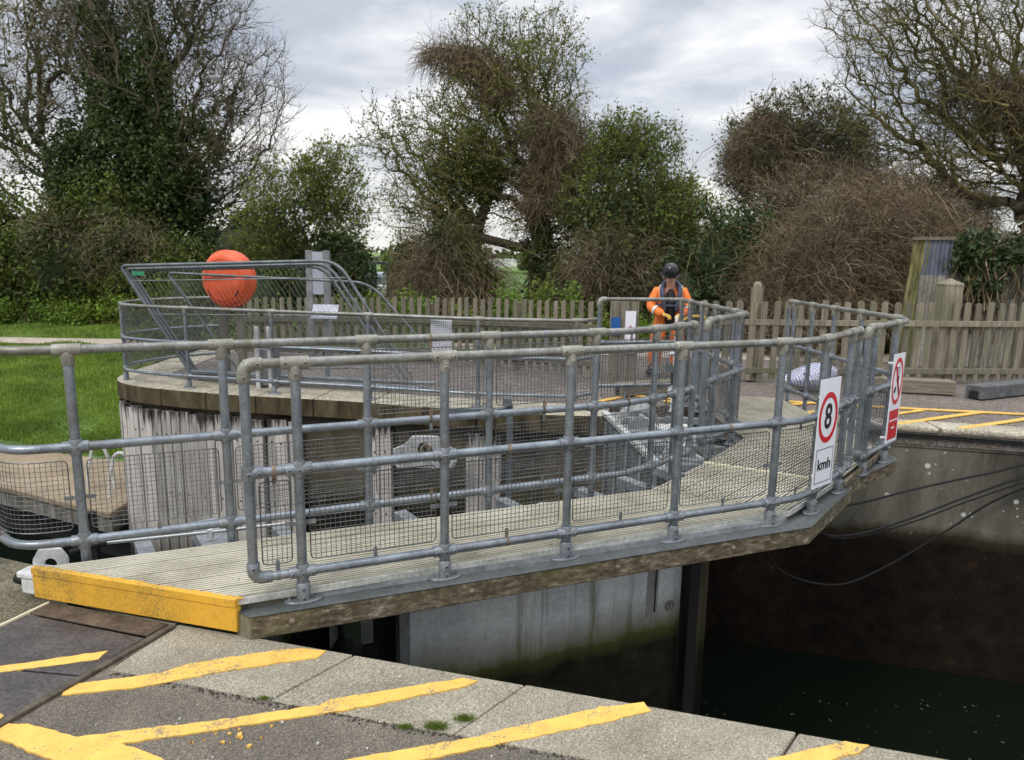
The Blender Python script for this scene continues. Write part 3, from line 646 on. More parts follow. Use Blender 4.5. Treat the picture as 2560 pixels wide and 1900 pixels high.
o_ = [(2.475, 5.155), (3.30, 6.14), (3.35, 6.5), (3.29, 7.62)]
edge_run('deck_edge_trim', rel(o_), .03, .14, .182, M['beam'], W2)
b = MB(); b.prism(rel([(2.50, 5.24), (2.66, 5.385), (3.42, 6.06), (3.20, 6.17)]), .112, .121); b.prism(rel([(3.42, 6.0605), (3.46, 6.5), (3.42, 7.7), (3.28, 7.7), (3.20, 6.17)]), .1118, .1208); b.build('steel_ledge', M['ledge'], W2, bevel=.002)
b = MB(); b.prism(rel([(2.52, 5.30), (2.655, 5.39), (3.415, 6.065), (3.30, 6.18)]), -.005, .110); b.prism(rel([(3.415, 6.066), (3.455, 6.5), (3.415, 7.7), (3.33, 7.7), (3.30, 6.18)]), -.006, .1105); b.build('timber_beam', M['beam'], W2, bevel=.008)
b = MB(); b.prism(rel([(2.45, 5.25), (3.25, 6.2), (3.25, 8.3), (2.2, 8.5), (2.2, 6.5), (1.68, 5.65)]), .07, .155); b.build('deck_frame', M['gate_frame'], W2)
for (x, y) in ((1.80, 6.05), (2.08, 6.5), (2.12, 7.1), (2.10, 7.7)):
    b = MB(); b.beam((x + .1 - 2.7, y - .05 - 6.8, .06), (x - .36 - 2.7, y + .12 - 6.8, .045), .07, .07); b.build('bracket', M['gate_frame'], W2, bevel=.004)

# ------------------------------------------------------------------ gate leaves under the walkways
def leaf(name, lab, p0, p1, skin, side, ribs, ztop=-.02):
    p0 = Vector(p0); p1 = Vector(p1); d = (p1 - p0); Ln = d.length; ang = math.atan2(d.y, d.x)
    t = empty(name, (p0.x, p0.y, 0), ang, lab, 'lock gate')
    b = MB(); b.box((Ln * .715, 0, (-3.2 + ztop) / 2 - .02), (Ln * .57, .03, 3.2 + ztop - .04)); b.build('skin_plate', skin[0], t)
    b = MB(); b.box((Ln * .14, .10, (-3.2 + ztop) / 2 - .02), (Ln * .28, .03, 3.2 + ztop - .04)); b.build('skin_plate', skin[1], t)
    b = MB(); b.beam((-.05, .12, ztop), (Ln, .12, ztop), .30, .035); b.build('top_flange', M['gate_frame'], t, bevel=.003)
    for x in ribs:
        b = MB(); b.box((x, side * .075, -1.6), (.018, .15, 3.1)); b.box((x, side * .155, -1.6), (.07, .014, 3.1)); b.build('rib', M['gate_frame'], t, bevel=.002)
    b = MB(); b.box((Ln + .07, .0, -1.6), (.10, .20, 3.15)); b.build('mitre_post', M['dark'], t, bevel=.006)
    b = MB(); b.box((Ln + .15, .02, -1.6), (.055, .16, 3.15)); b.build('mitre_timber', M['quaywall'], t, bevel=.006)
    return t, Ln
G1, Ln = leaf('lock_gate', 'near lock gate leaf, pale steel plate with green tide line below the near walkway', (-2.25, 3.70), (1.36, 5.28), (M['gate_skin'], M['gate_green']), -1, (.35, .85, 1.22, 1.42, 1.66), -.03)
b = MB(); b.lathe((Ln - .10, -.016, -.86), [(.044, 0), (.044, .008), (.036, .011), (.030, .006), (.014, .006), (.010, .014)], 24, Matrix(((1, 0, 0), (0, 0, -1), (0, 1, 0)))); b.build('bolt', noisy('dull_bolt', (.14, .14, .12), (.28, .28, .25), 30, .6), G1)
b = MB(); b.box((Ln - .27, -.0165, -.62), (.10, .004, .62)); b.build('patch_plate', noisy('scuffed_plate', (.26, .25, .23), (.40, .39, .36), 8, .6), G1)
b = MB(); b.box((Ln - .245, -.020, -.64), (.010, .006, .50)); b.build('split_seal', M['dark'], G1)
b = MB(); b.box((1.10, .02, -1.6), (.24, .02, 3.1)); b.box((1.54, .01, -1.6), (.2, .02, 3.1)); b.build('dark_recess_plate', M['dark'], G1)  # black plates paint the shade in the recesses between the ribs
b = MB(); b.tube([(.55, -.10, -.10), (.9, -.12, -.12), (1.15, -.16, -.16), (1.24, -.18, -.3), (1.26, -.18, -.5)], .017, 8); b.build('hose', M['black_rubber'], G1, smooth=True)
b = MB(); b.lathe((1.27, -.17, -.62), [(.03, .12), (.05, .1), (.07, .06), (.11, .05), (.11, -.05), (.07, -.08), (.09, -.2), (.05, -.25)], 12); b.box((1.40, -.15, -.66), (.16, .1, .16)); b.build('valve', M['black_rubber'], G1, bevel=.004)
b = MB(); b.tube([(-.1, -.35, -.06), (.3, -.3, -.05), (.85, -.2, -.10)], .013, 6); b.build('pipe_run', M['black_rubber'], G1, smooth=True)
b = MB(); ring_plate(b, [(-.13, -.16), (.13, -.16), (.13, .03), (.09, .10), (-.09, .10), (-.13, .03)], .05, .04)
o = b.build('lifting_eye', M['white'], G1, bevel=.003); o.location = (2.75, -.05, .04); o.rotation_euler = (0, 0, R(-20))
b = MB(); b.box((2.25, .12, .02), (.30, .16, .05)); b.box((2.30, .10, .06), (.26, .02, .05)); b.build('flange_box', M['gate_frame'], G1, bevel=.003)
G2, L2 = leaf('lock_gate', 'far lock gate leaf with white top flange and steel frame, seen through the mesh', (1.22, 8.35), (1.52, 5.62), (M['lockwall'], M['lockwall']), -1, (.3, .75, 1.2, 1.7, 2.2), -.03)
b = MB(); b.beam((.1, -.13, .02), (L2, -.13, .005), .07, .05); b.build('white_edge_beam', M['dull_white'], G2, bevel=.004)
b = MB(); b.beam((.1, .22, .03), (L2 - .2, .30, .015), .035, .07); b.build('white_edge_beam', M['dull_white'], G2, bevel=.004)
for (x, y, s) in ((.75, .08, .22), (2.0, .20, .2)):
    b = MB(); pts = [(x, y + s * math.cos(q), .0 + s * 1.0 * math.sin(q)) for q in np.linspace(0, PI, 14)]
    for a, c in zip(pts[:-1], pts[1:]): b.beam(a, c, .07, .025, up=(1, 0, 0))
    b.build('wheel_arch', M['dull_white'], G2)
    b = MB(); b.lathe((x, y, .02), [(.05, -.03), (.09, -.03), (.09, .03), (.05, .03)], 14, Matrix(((0, 0, 1), (1, 0, 0), (0, 1, 0)))); b.build('pulley', M['gate_frame'], G2, smooth=True)
for (x) in (.5, 1.15, 1.7, 2.3):
    b = MB(); b.beam((x, -.1, .03), (x + .1, .5, .03), .06, .06); b.build('cross_beam', M['gate_frame'], G2, bevel=.003)
b = MB(); b.box((.25, .2, .08), (.25, .3, .14)); b.box((.32, .05, .20), (.02, .02, .22)); b.build('hinge_block', M['gate_frame'], G2, bevel=.006)

# hydraulic ram, beams and lifting eye at the near hinge
t = empty('hydraulic_ram', (-2.374, 3.93, .15), label='thin bright steel ram rod lying beneath the inner railing at the near hinge', cat='ram')
b = MB(); b.tube([(0, 0, 0), (.62, .27, -.02), (1.0, .45, -.03)], .011, 10); b.build('rod', plain('bright_steel', (.5, .5, .48), .25, .8), t, smooth=True)
b = MB(); b.tube([(-.16, -.08, -.03), (-.05, -.03, -.003), (.01, 0, 0)], .018, 10); b.build('boot', M['black_rubber'], t, smooth=True)
b = MB(); b.box((.52, .23, -.03), (.03, .03, .06)); b.build('clip', M['white'], t)
t = empty('support_beam', (-1.9, 4.25, .02), label='grey box beam running back under the deck near the hinge', cat='beam')
b = MB(); b.beam((-.16, .25, .02), (.22, -.30, .02), .17, .07); b.build('box_beam', M['gate_frame'], t, bevel=.003)
b = MB(); b.beam((-.17, .27, -.6), (-.17, .27, .0), .1, .1); b.build('leg', M['gate_frame'], t, bevel=.003)
t = empty('lifting_eye', (-2.545, 3.70, .0), R(12), 'white lifting plate with a round hole behind the yellow deck edge', 'lifting eye')
b = MB(); ring_plate(b, [(-.088, -.12), (.088, -.12), (.088, .03), (.055, .088), (-.055, .088), (-.088, .03)], .032, .022); b.build('eye_plate', M['white'], t, bevel=.003); kids(t)[0].location = (0, 0, .125)
t = empty('hinge_bracket', (-2.60, 3.60, 0), R(-14), 'rounded white bracket sticking out behind the left end of the yellow edge', 'bracket')
b = MB(); b.prism([(-.06, -.03), (.12, -.03), (.12, .10), (-.02, .10), (-.07, .05)], .09, .125); b.prism([(-.045, -.02), (.12, -.02), (.12, .09), (-.01, .09)], .0, .088); b.build('bracket', M['white'], t, bevel=.01)
b = MB(); b.lathe((-.115, .05, .045), [(.004, -.05), (.03, -.03), (.034, 0), (.03, .03), (.004, .05)], 14, Matrix(((0, 0, 1), (1, 0, 0), (0, 1, 0)))); b.build('rubber_stop', M['dark'], t, smooth=True)
b = MB(); b.box((-1.86, 4.10, .03), (.12, .10, .02), rz=.4); b.lathe((-1.88, 4.10, .045), [(.018, -.01), (.018, .012), (.01, .016)], 6); tag(b.build('bolt_plate', M['gate_frame']), 'small grey plate with a hexagon bolt behind the deck boards', 'bolt plate')

# ------------------------------------------------------------------ tubular railings
TR = .0242
def fit_screw(b, p, n, dark):
    n = Vector(n).normalized(); a = n.cross(Vector((0, 0, 1))).normalized(); u = a.cross(n); Mx = Matrix((a, u, n)).transposed()
    b.mi = 0; b.lathe(Vector(p) + n * .026, [(.0105, 0), (.0105, .0085), (.008, .0105)], 10, Mx)
    b.mi = 1; b.lathe(Vector(p) + n * .0366, [(.005, -.001), (.005, .0006)], 6, Mx)
def railing(label, pts, posts, zs, panels=(), ends=('elbow', 'elbow'), nrm=1, screws=True, r=.12, group=None, topmat='galv_old', cell=.025, wire=.0017, cuts=(0, 0), clips=True, base='flange', ztab=None, seg=None, cat='railing'):
    P = Path(pts, r); t = empty('guard_railing', (pts[0][0], pts[0][1], 0), label=label, cat=cat, group=group); ox, oy = pts[0]
    zb, zm, zt = zs
    def XY(s, o=0): 
        p, d = P.at(s); return (p.x - ox + d.y * o * nrm, p.y - oy - d.x * o * nrm)
    def X3(s, z, o=0): q = XY(s, o); return (q[0], q[1], z)
    S_ = P.sub(cuts[0], P.L - cuts[1])
    for nm, z, mt in (('top_rail', zt, topmat), ('middle_rail', zm, 'galv'), ('bottom_rail', zb, 'galv')):
        b = MB(); b.tube([X3(s, z) for s in S_], TR, 14); b.build(nm, M[mt], t, smooth=True)
    def sleeve(b, s, z, l=.06, rr=.0312):
        b.mi = 0; _, d = P.at(s); q = Vector(X3(s, z)); D_ = Vector((d.x, d.y, 0)); b.tube([q - D_ * l, q - D_ * (l - .004), q + D_ * (l - .004), q + D_ * l], [rr - .002, rr, rr, rr - .002], 14)
        return q, D_
    for (s, z0) in posts:
        if not isinstance(s, (int, float)): s = P.near(s)
        q, _ = P.at(s); _, d = P.at(s); nn = Vector((d.y, -d.x, 0)) * nrm
        b = MB(); b.tube([X3(s, z0 + .01), X3(s, zt)], TR, 14); po = b.build('post', M['galv'], t, smooth=True)
        b = MB(); c, D_ = sleeve(b, s, zt, .066); b.tube([c - Vector((0, 0, .082)), c - Vector((0, 0, .078)), c - Vector((0, 0, .03)), c], [.029, .031, .031, .028], 14)
        if screws:
            for e_ in (-.046, .046): fit_screw(b, c + D_ * e_, nn, 0)
            fit_screw(b, c - Vector((0, 0, .055)), nn, 0)
        b.build('pipe_fitting', [M['galv_fit_old'], M['dark']], po, smooth=True)
        for z in (zm, zb):
            b = MB(); c, D_ = sleeve(b, s, z, .062); b.tube([c - Vector((0, 0, .042)), c - Vector((0, 0, .038)), c + Vector((0, 0, .038)), c + Vector((0, 0, .042))], [.029, .0312, .0312, .029], 14)
            if screws:
                for e_ in (-.047, 0, .047): fit_screw(b, c + D_ * e_ + nn * (.003 if e_ == 0 else 0), nn, 0)
            b.build('pipe_fitting', [M['galv_fit'], M['dark']], po, smooth=True)
        b = MB(); c = Vector(X3(s, z0)); ang = math.atan2(d.y, d.x)
        if base == 'flange':
            b.lathe(c, [(.034, .0), (.034, .098), (.031, .102)], 16)
            k = len(b.v); ca, sa = math.cos(ang), math.sin(ang)
            for (zq, f) in ((.0015, 1), (.010, 1), (.014, .93)):
                for i in range(28):
                    q_ = 2 * PI * i / 28; x = .096 * f * math.copysign(abs(math.cos(q_)) ** .8, math.cos(q_)); y = .047 * f * math.sin(q_)
                    b.v.append((c.x + x * ca - y * sa, c.y + x * sa + y * ca, c.z + zq))
            for l_ in range(2):
                for i in range(28): j = (i + 1) % 28; b.face((k + l_ * 28 + i, k + l_ * 28 + j, k + l_ * 28 + 28 + j, k + l_ * 28 + 28 + i))
            b.face([k + 56 + i for i in range(28)])
            for e_ in (-.068, .068): b.lathe(c + Vector((d.x * e_, d.y * e_, .013)), [(.011, 0), (.011, .007), (.005, .010), (.005, .018)], 6)
            if screws:
                for zq in (.028, .076): fit_screw(b, c + Vector((0, 0, zq)) + nn * .006, nn, 0)
        else:
            b.lathe(c, [(.033, .02), (.038, .022), (.038, .10), (.033, .102), (.03, .135)], 16)
        b.build('base_flange', [M['galv_fit'], M['dark']], po, smooth=True)
        if clips:   # band with tabs holding the mesh panels
            zc = (zm + zb) / 2 - .015; b = MB(); c = Vector(X3(s, zc)); b.tube([c - Vector((0, 0, .010)), c + Vector((0, 0, .010))], .0275, 12)
            for sg in (-1, 1):
                q_ = c + Vector((d.x, d.y, 0)) * .052 * sg - nn * .012; b.box(q_, (.045, .006, .022), rz=ang)
                b.lathe(c + Vector((d.x, d.y, 0)) * .036 * sg + nn * -.004, [(.006, -.006), (.006, .006)], 8, Matrix(((d.x, 0, nn.x), (d.y, 0, nn.y), (0, 1, 0))))
            b.build('mesh_clip', M['galv_fit'], po, smooth=True)
    # rail ends
    for k, en in enumerate(ends):
        s = 0 if k == 0 else P.L
        _, d = P.at(s if k == 0 else P.L); D_ = Vector((d.x, d.y, 0)) * (1 if k == 0 else -1); nn = Vector((d.y, -d.x, 0)) * nrm
        if en in ('elbow', 'post'):
            z0 = zb if en == 'elbow' else 0; top = Vector(X3(s, zt)); bot = Vector(X3(s, z0))
            b = MB(); b.tube([bot + Vector((0, 0, .03 if en == 'elbow' else 0)), top - Vector((0, 0, .03))], TR, 14); po = b.build('end_post', M['galv'], t, smooth=True)
            def elbow(c, up):
                b = MB(); rr = .045; pts_ = [c + D_ * .085, c + D_ * .081, c + D_ * rr]
                for q in (PI * .12, PI * .25, PI * .38): pts_.append(c + D_ * rr * (1 - math.sin(q)) + up * rr * (1 - math.cos(q)))
                pts_ += [c + up * rr, c + up * .078, c + up * .082]
                n_p = len(pts_); b.tube(pts_, [.029] + [.0315] * (n_p - 2) + [.029], 14)
                if screws: fit_screw(b, c + D_ * .062, nn, 0); fit_screw(b, c + up * .06, nn, 0)
                b.build('elbow_fitting', [M['galv_fit_old'] if up.z < 0 else M['galv_fit'], M['dark']], po, smooth=True)
            elbow(top, Vector((0, 0, -1)))
            if en == 'elbow': elbow(bot, Vector((0, 0, 1)))
            b = MB(); c = Vector(X3(s, zm)); b.tube([c - Vector((0, 0, .035)), c + Vector((0, 0, .035))], .0315, 14); b.tube([c, c + D_ * .06, c + D_ * .064], [.0312, .0312, .029], 14)
            if screws: fit_screw(b, c + nn * .004, nn, 0); fit_screw(b, c + D_ * .048, nn, 0)
            b.build('pipe_fitting', [M['galv_fit'], M['dark']], po, smooth=True)
    # mesh panels
    for pn in panels:
        s0, s1, z0, z1 = pn[:4]
        if not isinstance(s0, (int, float)): s0 = P.near(s0) + .045
        if not isinstance(s1, (int, float)): s1 = P.near(s1) - .045
        off = -.012; rc = .022; SS = P.sub(s0, s1)
        cw = pn[4] if len(pn) > 4 else cell
        def Q(s, z): return X3(s, z, off)
        b = MB(); S2 = P.sub(s0 + rc, s1 - rc)
        loop = [Q(s, z1) for s in S2] + [Q(s1 - rc * .3, z1 - rc * .3), Q(s1, z1 - rc), Q(s1, z0 + rc), Q(s1 - rc * .3, z0 + rc * .3)] + [Q(s, z0) for s in S2[::-1]] + [Q(s0 + rc * .3, z0 + rc * .3), Q(s0, z0 + rc), Q(s0, z1 - rc), Q(s0 + rc * .3, z1 - rc * .3)]
        loop.append(loop[0]); b.tube(loop, .0034, 5, caps=False); fr = b.build('mesh_panel', M['wire'], t, smooth=True)
        b = MB(); nvr = max(2, round((s1 - s0) / cw)); nh = max(2, round((z1 - z0) / cw))
        for i in range(1, nvr):
            s = s0 + (s1 - s0) * i / nvr; e_ = .003; b.tube([Q(s, z0 + e_), Q(s, z1 - e_)], wire, 4, caps=False)
        for i in range(1, nh):
            z = z0 + (z1 - z0) * i / nh; b.tube([Q(s, z) for s in SS], wire, 4, caps=False)
        b.build('wires', M['wire'], fr)
        if clips:
            sm = (s0 + s1) / 2 + .0 * rnd.random(); _, d = P.at(sm); ang = math.atan2(d.y, d.x); nn = Vector((d.y, -d.x, 0)) * nrm; dd = Vector((d.x, d.y, 0))
            for zr, zp, sg in ((zm if z1 < zm + .01 else zt, z1, -1), (zb if z1 < zm + .01 else zm, z0, 1)):
                c = Vector(X3(sm, zr)); b = MB(); b.tube([c - dd * .009, c + dd * .009], .0258, 14)
                b.box(c + Vector((0, 0, sg * .043)) - nn * .014, (.020, .0035, .055), rz=ang); b.lathe(c + Vector((0, 0, sg * .05)) - nn * .010, [(.005, -.006), (.005, .007)], 7, Matrix(((d.x, 0, nn.x), (d.y, 0, nn.y), (0, 1, 0))))
                b.build('mesh_clip', M['rust'] if rnd.random() < .5 else M['galv_fit'], fr, smooth=True)
    return t, P
p1 = [(-1.246, 3.242), (1.92, 4.545), (2.13, 4.745), (2.62, 5.33)]
q1 = [(-1.03, 3.331), (-.345, 3.613), (.33, 3.89), (1.01, 4.17), (1.71, 4.459), (2.09, 4.712), (2.475, 5.155)]
zl, zh = .332, .757
railing('nearest grey tube railing on the outer edge of the near walkway, set screws facing us', p1, [(q, .121) for q in q1], (.277, .811, 1.335),
        [((-1.246, 3.242), q1[0], zl, zh)] + [(a, c, zl, zh) for a, c in zip(q1[:-1], q1[1:])], group=None)
q2 = [(-2.31, 3.64), (-1.63, 3.93), (-.88, 4.249), (-.15, 4.56), (.58, 4.871), (1.06, 5.18), (1.28, 5.40)]
up = [(a, c, .873, 1.275) for a, c in zip(q2[2:-1], q2[3:])]
railing('tube railing on the inner edge of the near walkway, running out of frame at left', [(-3.35, 4.25), (-2.86, 3.74), (-2.60, 3.525), (-2.31, 3.64), (.62, 4.89), (.80, 4.975), (1.08, 5.20), (1.45, 5.60)],
        [(q, -.03) for q in q2] + [((-3.1, 4.0), -.03)], (.292, .815, 1.335),
        [((-3.1, 4.0), q2[0], .36, .745)] + [(a, c, .36, .745) for a, c in zip(q2[:-1], q2[1:])] + up, screws=False, r=.16, base='socket', nrm=-1)
q4 = [(1.77, 6.10), (2.08, 6.52), (2.20, 7.0), (2.16, 7.5), (2.13, 7.95), (2.09, 8.35), (2.055, 8.68)]
railing('tube railing on the inner edge of the far walkway, turning left along the far bank', [(1.62, 5.90), (2.21, 6.70), (2.05, 8.76), (1.04, 8.58)],
        [(q, .12) for q in q4], (.275, .81, 1.335),
        [((1.62, 5.90), q4[0], .33, .75), (q4[0], q4[1], .33, .75)] + [(a, c, z0, z1) for a, c in zip(q4[1:-1], q4[2:]) for z0, z1 in ((.33, .75), (.87, 1.28))] + [((1.98, 8.75), (1.06, 8.585), .36, .78)],
        ends=('elbow', 'post'), screws=False, r=.05)
q3 = [(2.885, 5.62), (3.24, 5.98), (3.515, 6.52), (3.495, 7.12), (3.46, 7.66), (3.43, 8.14), (3.405, 8.60)]
railing('tube railing on the outer edge of the far walkway, carrying the red prohibition sign', [(2.765, 5.50), (3.42, 6.16), (3.53, 6.42), (3.50, 7.1), (3.39, 8.75)],
        [(q, .121) for q in q3[:5]] + [(q, 0) for q in q3[5:]], (.275, .81, 1.335),
        [((2.765, 5.50), q3[0], .33, .75)] + [(a, c, .33, .75) for a, c in zip(q3[:-1], q3[1:])], screws=False, r=.1)
q5 = [(-5.55, 9.98), (-4.36, 9.43), (-3.12, 9.13), (-1.80, 8.86), (-.42, 8.50), (.78, 8.42)]
c5 = [(-4.75, 11.75), (-5.45, 11.1), (-5.66, 10.4), (-5.50, 9.88), (-4.9, 9.57), (-4.36, 9.43), (-3.12, 9.13), (-1.80, 8.86), (-.42, 8.50), (.78, 8.44), (1.05, 8.75)]
railing('long curved railing with fine mesh along the top of the round quay wall', c5, [(q, 0) for q in q5] + [((-4.78, 11.72), 0)], (.165, .62, 1.08),
        [((-4.78, 11.72), q5[0], .21, 1.03)] + [(a, c, .21, 1.03) for a, c in zip(q5[:-1], q5[1:])], ends=('none', 'none'), screws=False, r=.45, clips=False, wire=.0017)

# ------------------------------------------------------------------ signs, cables
def text_mesh(b_parent, txt, size, mat, loc, ext=.0012, name='lettering', bold=0, narrow=1.0):
    cu_ = bpy.data.curves.new('t', 'FONT'); cu_.body = txt; cu_.size = size; cu_.extrude = ext; cu_.align_x = 'CENTER'; cu_.align_y = 'CENTER'; cu_.offset = bold; cu_.resolution_u = 6
    o = bpy.data.objects.new('t', cu_); S.collection.objects.link(o); bpy.context.view_layer.update()
    me = bpy.data.meshes.new_from_object(o.evaluated_get(bpy.context.evaluated_depsgraph_get())); bpy.data.objects.remove(o)
    for v in me.vertices: x, y, z = v.co; v.co = (x * narrow, -z, y)
    me.materials.clear(); me.materials.append(mat); me.flip_normals() if False else None
    q = bpy.data.objects.new(name, me); S.collection.objects.link(q); q.parent = b_parent; q.location = loc; return q
def ringm(b, cx, cz, r0, r1, y, n=56, ell=1.0):
    k = len(b.v)
    for yy in (y, y - .0012):
        for r_ in (r0, r1):
            for i in range(n): q = 2 * PI * i / n; b.v.append((cx + r_ * math.cos(q), yy, cz + r_ * math.sin(q) * ell))
    for i in range(n):
        j = (i + 1) % n
        b.face((k + 2 * n + i, k + 2 * n + j, k + 3 * n + j, k + 3 * n + i)); b.face((k + i, k + n + i, k + n + j, k + j)); b.face((k + n + i, k + 3 * n + i, k + 3 * n + j, k + n + j)); b.face((k + i, k + j, k + 2 * n + j, k + 2 * n + i))
def signboard(p0, p1, z0, z1, lab):
    a = Vector(p0); c = Vector(p1); w = (c - a).length; t = empty('sign', ((a.x + c.x) / 2, (a.y + c.y) / 2, (z0 + z1) / 2), math.atan2(c.y - a.y, c.x - a.x), lab, 'sign')
    h = z1 - z0; b = MB(); b.box((0, .002, 0), (w, .004, h)); b.build('board', M['sign_white'], t)
    return t, w, h
t, w, h = signboard((1.985, 4.485), (2.188, 4.65), .357, 1.092, 'white speed sign with red ring around a black 8 and kmh below')
b = MB(); ringm(b, 0, .105, .094, .121, -.0005, ell=1.42); b.build('red_ring', M['sign_red'], t)
text_mesh(t, '8', .235, M['sign_black'], (0, -.0012, .105), bold=.004, narrow=.80)
b = MB()
for x0, z0_, x1, z1_ in ((-.108, -.105, .108, -.105), (-.108, -.335, .108, -.335)): b.box((0, -.0011, z0_), (.216, .0012, .004))
for x in (-.108, .108): b.box((x, -.0011, -.22), (.004, .0012, .234))
b.build('black_border', M['sign_black'], t)
text_mesh(t, 'kmh', .105, M['sign_black'], (0, -.0012, -.215), bold=.0015, narrow=.95)
b = MB()
for z in (.24, -.30):
    b.tube([(-.05, .004, z), (-.05, .05, z)], .008, 8); b.tube([(.05, .004, z), (.05, .05, z)], .008, 8)
b.build('fixings', M['white'], t)
t, w, h = signboard((2.918, 5.375), (3.088, 5.533), .44, 1.145, 'tall white prohibition sign with crossed red ring above a red text panel')
b = MB(); ringm(b, 0, .135, .086, .107, -.0005, ell=1.75); b.beam((-.055, -.0011, .255), (.055, -.0011, .01), .0012, .017, up=(0, 1, 0)); b.build('red_ring', M['sign_red'], t)
b = MB()   # boat seen from above, leaving wash
b.prism([(-.02, 0), (.02, 0), (.026, .03), (0, .075), (-.026, .03)], 0, .0010)
for k, (x, z) in enumerate(b.v and [(v[0], v[1]) for v in b.v]): b.v[k] = (x + .004, -.0008 - b.v[k][2], .105 + (.075 - z) )
b.build('pictogram', M['sign_black'], t)
b = MB()
b.box((.006, -.0009, .243), (.045, .0012, .006)); b.box((-.016, -.0009, .215), (.004, .0012, .06)); b.box((.028, -.0009, .215), (.004, .0012, .06)); 
for k in range(3): b.box((.006, -.0009, .20 + k * .014), (.024, .0012, .004))
for sgn in (-1, 1):
    for k in range(3):
        pts = [(sgn * (.014 + .014 * k + .012 * math.sin(q)) , -.0012, .10 - .055 * (1 - math.cos(q)) - .006 * k) for q in np.linspace(0, 1.5, 6)]
        b.tube(pts, .0022, 4)
b.build('pictogram', M['sign_black'], t)
b = MB(); b.box((0, -.0011, -.21), (.185, .0012, .235)); b.build('red_panel', M['sign_red'], t)
text_mesh(t, 'Do not create', .030, M['sign_white'], (0, -.0022, -.175), narrow=.88); text_mesh(t, 'wash', .034, M['sign_white'], (0, -.0022, -.235), narrow=.9)
b = MB()
for z in (.28, -.31): b.tube([(-.06, .004, z), (-.10, .045, z)], .010, 8); b.tube([(.05, .004, z), (.05, .04, z)], .008, 8)
b.build('fixings', M['white'], t)

def cable(lab, pts, r=.013, mat='black_rubber'):
    P = [Vector(p) for p in pts]; out_ = []
    for i in range(len(P) - 1):
        a = P[max(i - 1, 0)]; p0 = P[i]; p1_ = P[i + 1]; c = P[min(i + 2, len(P) - 1)]
        for k in range(6):
            q = k / 6; out_.append(.5 * ((2 * p0) + (p1_ - a) * q + (2 * a - 5 * p0 + 4 * p1_ - c) * q * q + (-a + 3 * p0 - 3 * p1_ + c) * q ** 3))
    out_.append(P[-1]); b = MB(); b.tube(out_, r, 8); o = b.build('cable', M[mat], None, smooth=True); return tag(o, lab, 'cable', 'black cables hanging by the far lock wall')
def fyo(x, d=.03): return farY(x) - d
cable('upper of two black cables clipped under the nose of the far coping', [(3.4, fyo(3.4), -.085), (5, fyo(5), -.088), (7, fyo(7), -.10), (12, fyo(12), -.09), (20, fyo(20), -.09)], .012)
cable('lower of two black cables clipped under the nose of the far coping', [(3.4, fyo(3.4), -.110), (5, fyo(5), -.112), (7, fyo(7), -.125), (12, fyo(12), -.115), (20, fyo(20), -.115)], .012)
cable('uppermost sagging black cable, ending on the wall just below the coping', [(2.55, 5.6, -.02), (2.9, 6.1, -.33), (3.5, 6.7, -.50), (4.3, 7.2, -.52), (5.2, 7.45, -.42), (5.9, 7.46, -.28), (7.5, 7.05, .0 - .1)], .013)
cable('middle sagging black cable with a deeper belly than the uppermost', [(2.3, 5.4, -.05), (2.7, 5.9, -.50), (3.4, 6.6, -.80), (4.2, 7.1, -.82), (5.0, 7.40, -.66), (5.8, 7.46, -.42), (7.2, 7.12, -.1)], .012)
cable('middle sagging black cable running close beside its twin', [(2.35, 5.45, -.05), (2.8, 6.0, -.56), (3.5, 6.7, -.86), (4.3, 7.15, -.86), (5.1, 7.42, -.69), (5.85, 7.45, -.46), (7.2, 7.11, -.12)], .009)
cable('lowest sagging cable, dropping in a deep loop across the dark wet wall', [(1.9, 5.3, -.1), (2.3, 5.9, -.75), (2.8, 6.5, -1.22), (3.5, 7.0, -1.52), (4.2, 7.4, -1.48), (4.9, 7.55, -1.12), (5.5, 7.52, -.68), (6.6, 7.28, -.1)], .011)
# scraps floating on the water
b = MB()
for k in range(330):
    x = rnd.uniform(1.5, 7); y = rnd.uniform(3.2, 7.3)
    if y > farY(x) - .1 or y < nearY(x) + .2: continue
    r = rnd.uniform(.003, .009); b.box((x, y, -2.967), (r * rnd.uniform(1, 5), r, .003), rz=rnd.uniform(0, 3))
tag(b.build('flotsam', plain('pale_debris', (.16, .15, .11), .8)), 'tiny pale scraps drifting on the black water', 'debris', kind='stuff')
b = MB(); b.prism([(-.07, -.02), (.03, -.03), (.08, .01), (.0, .03), (-.06, .02)], 0, .012); o = b.build('driftwood', plain('orange_scrap', (.5, .27, .15), .8)); o.location = (3.5, 5.95, -2.967); tag(o, 'flat orange brown scrap floating in the dark lock water', 'scrap')

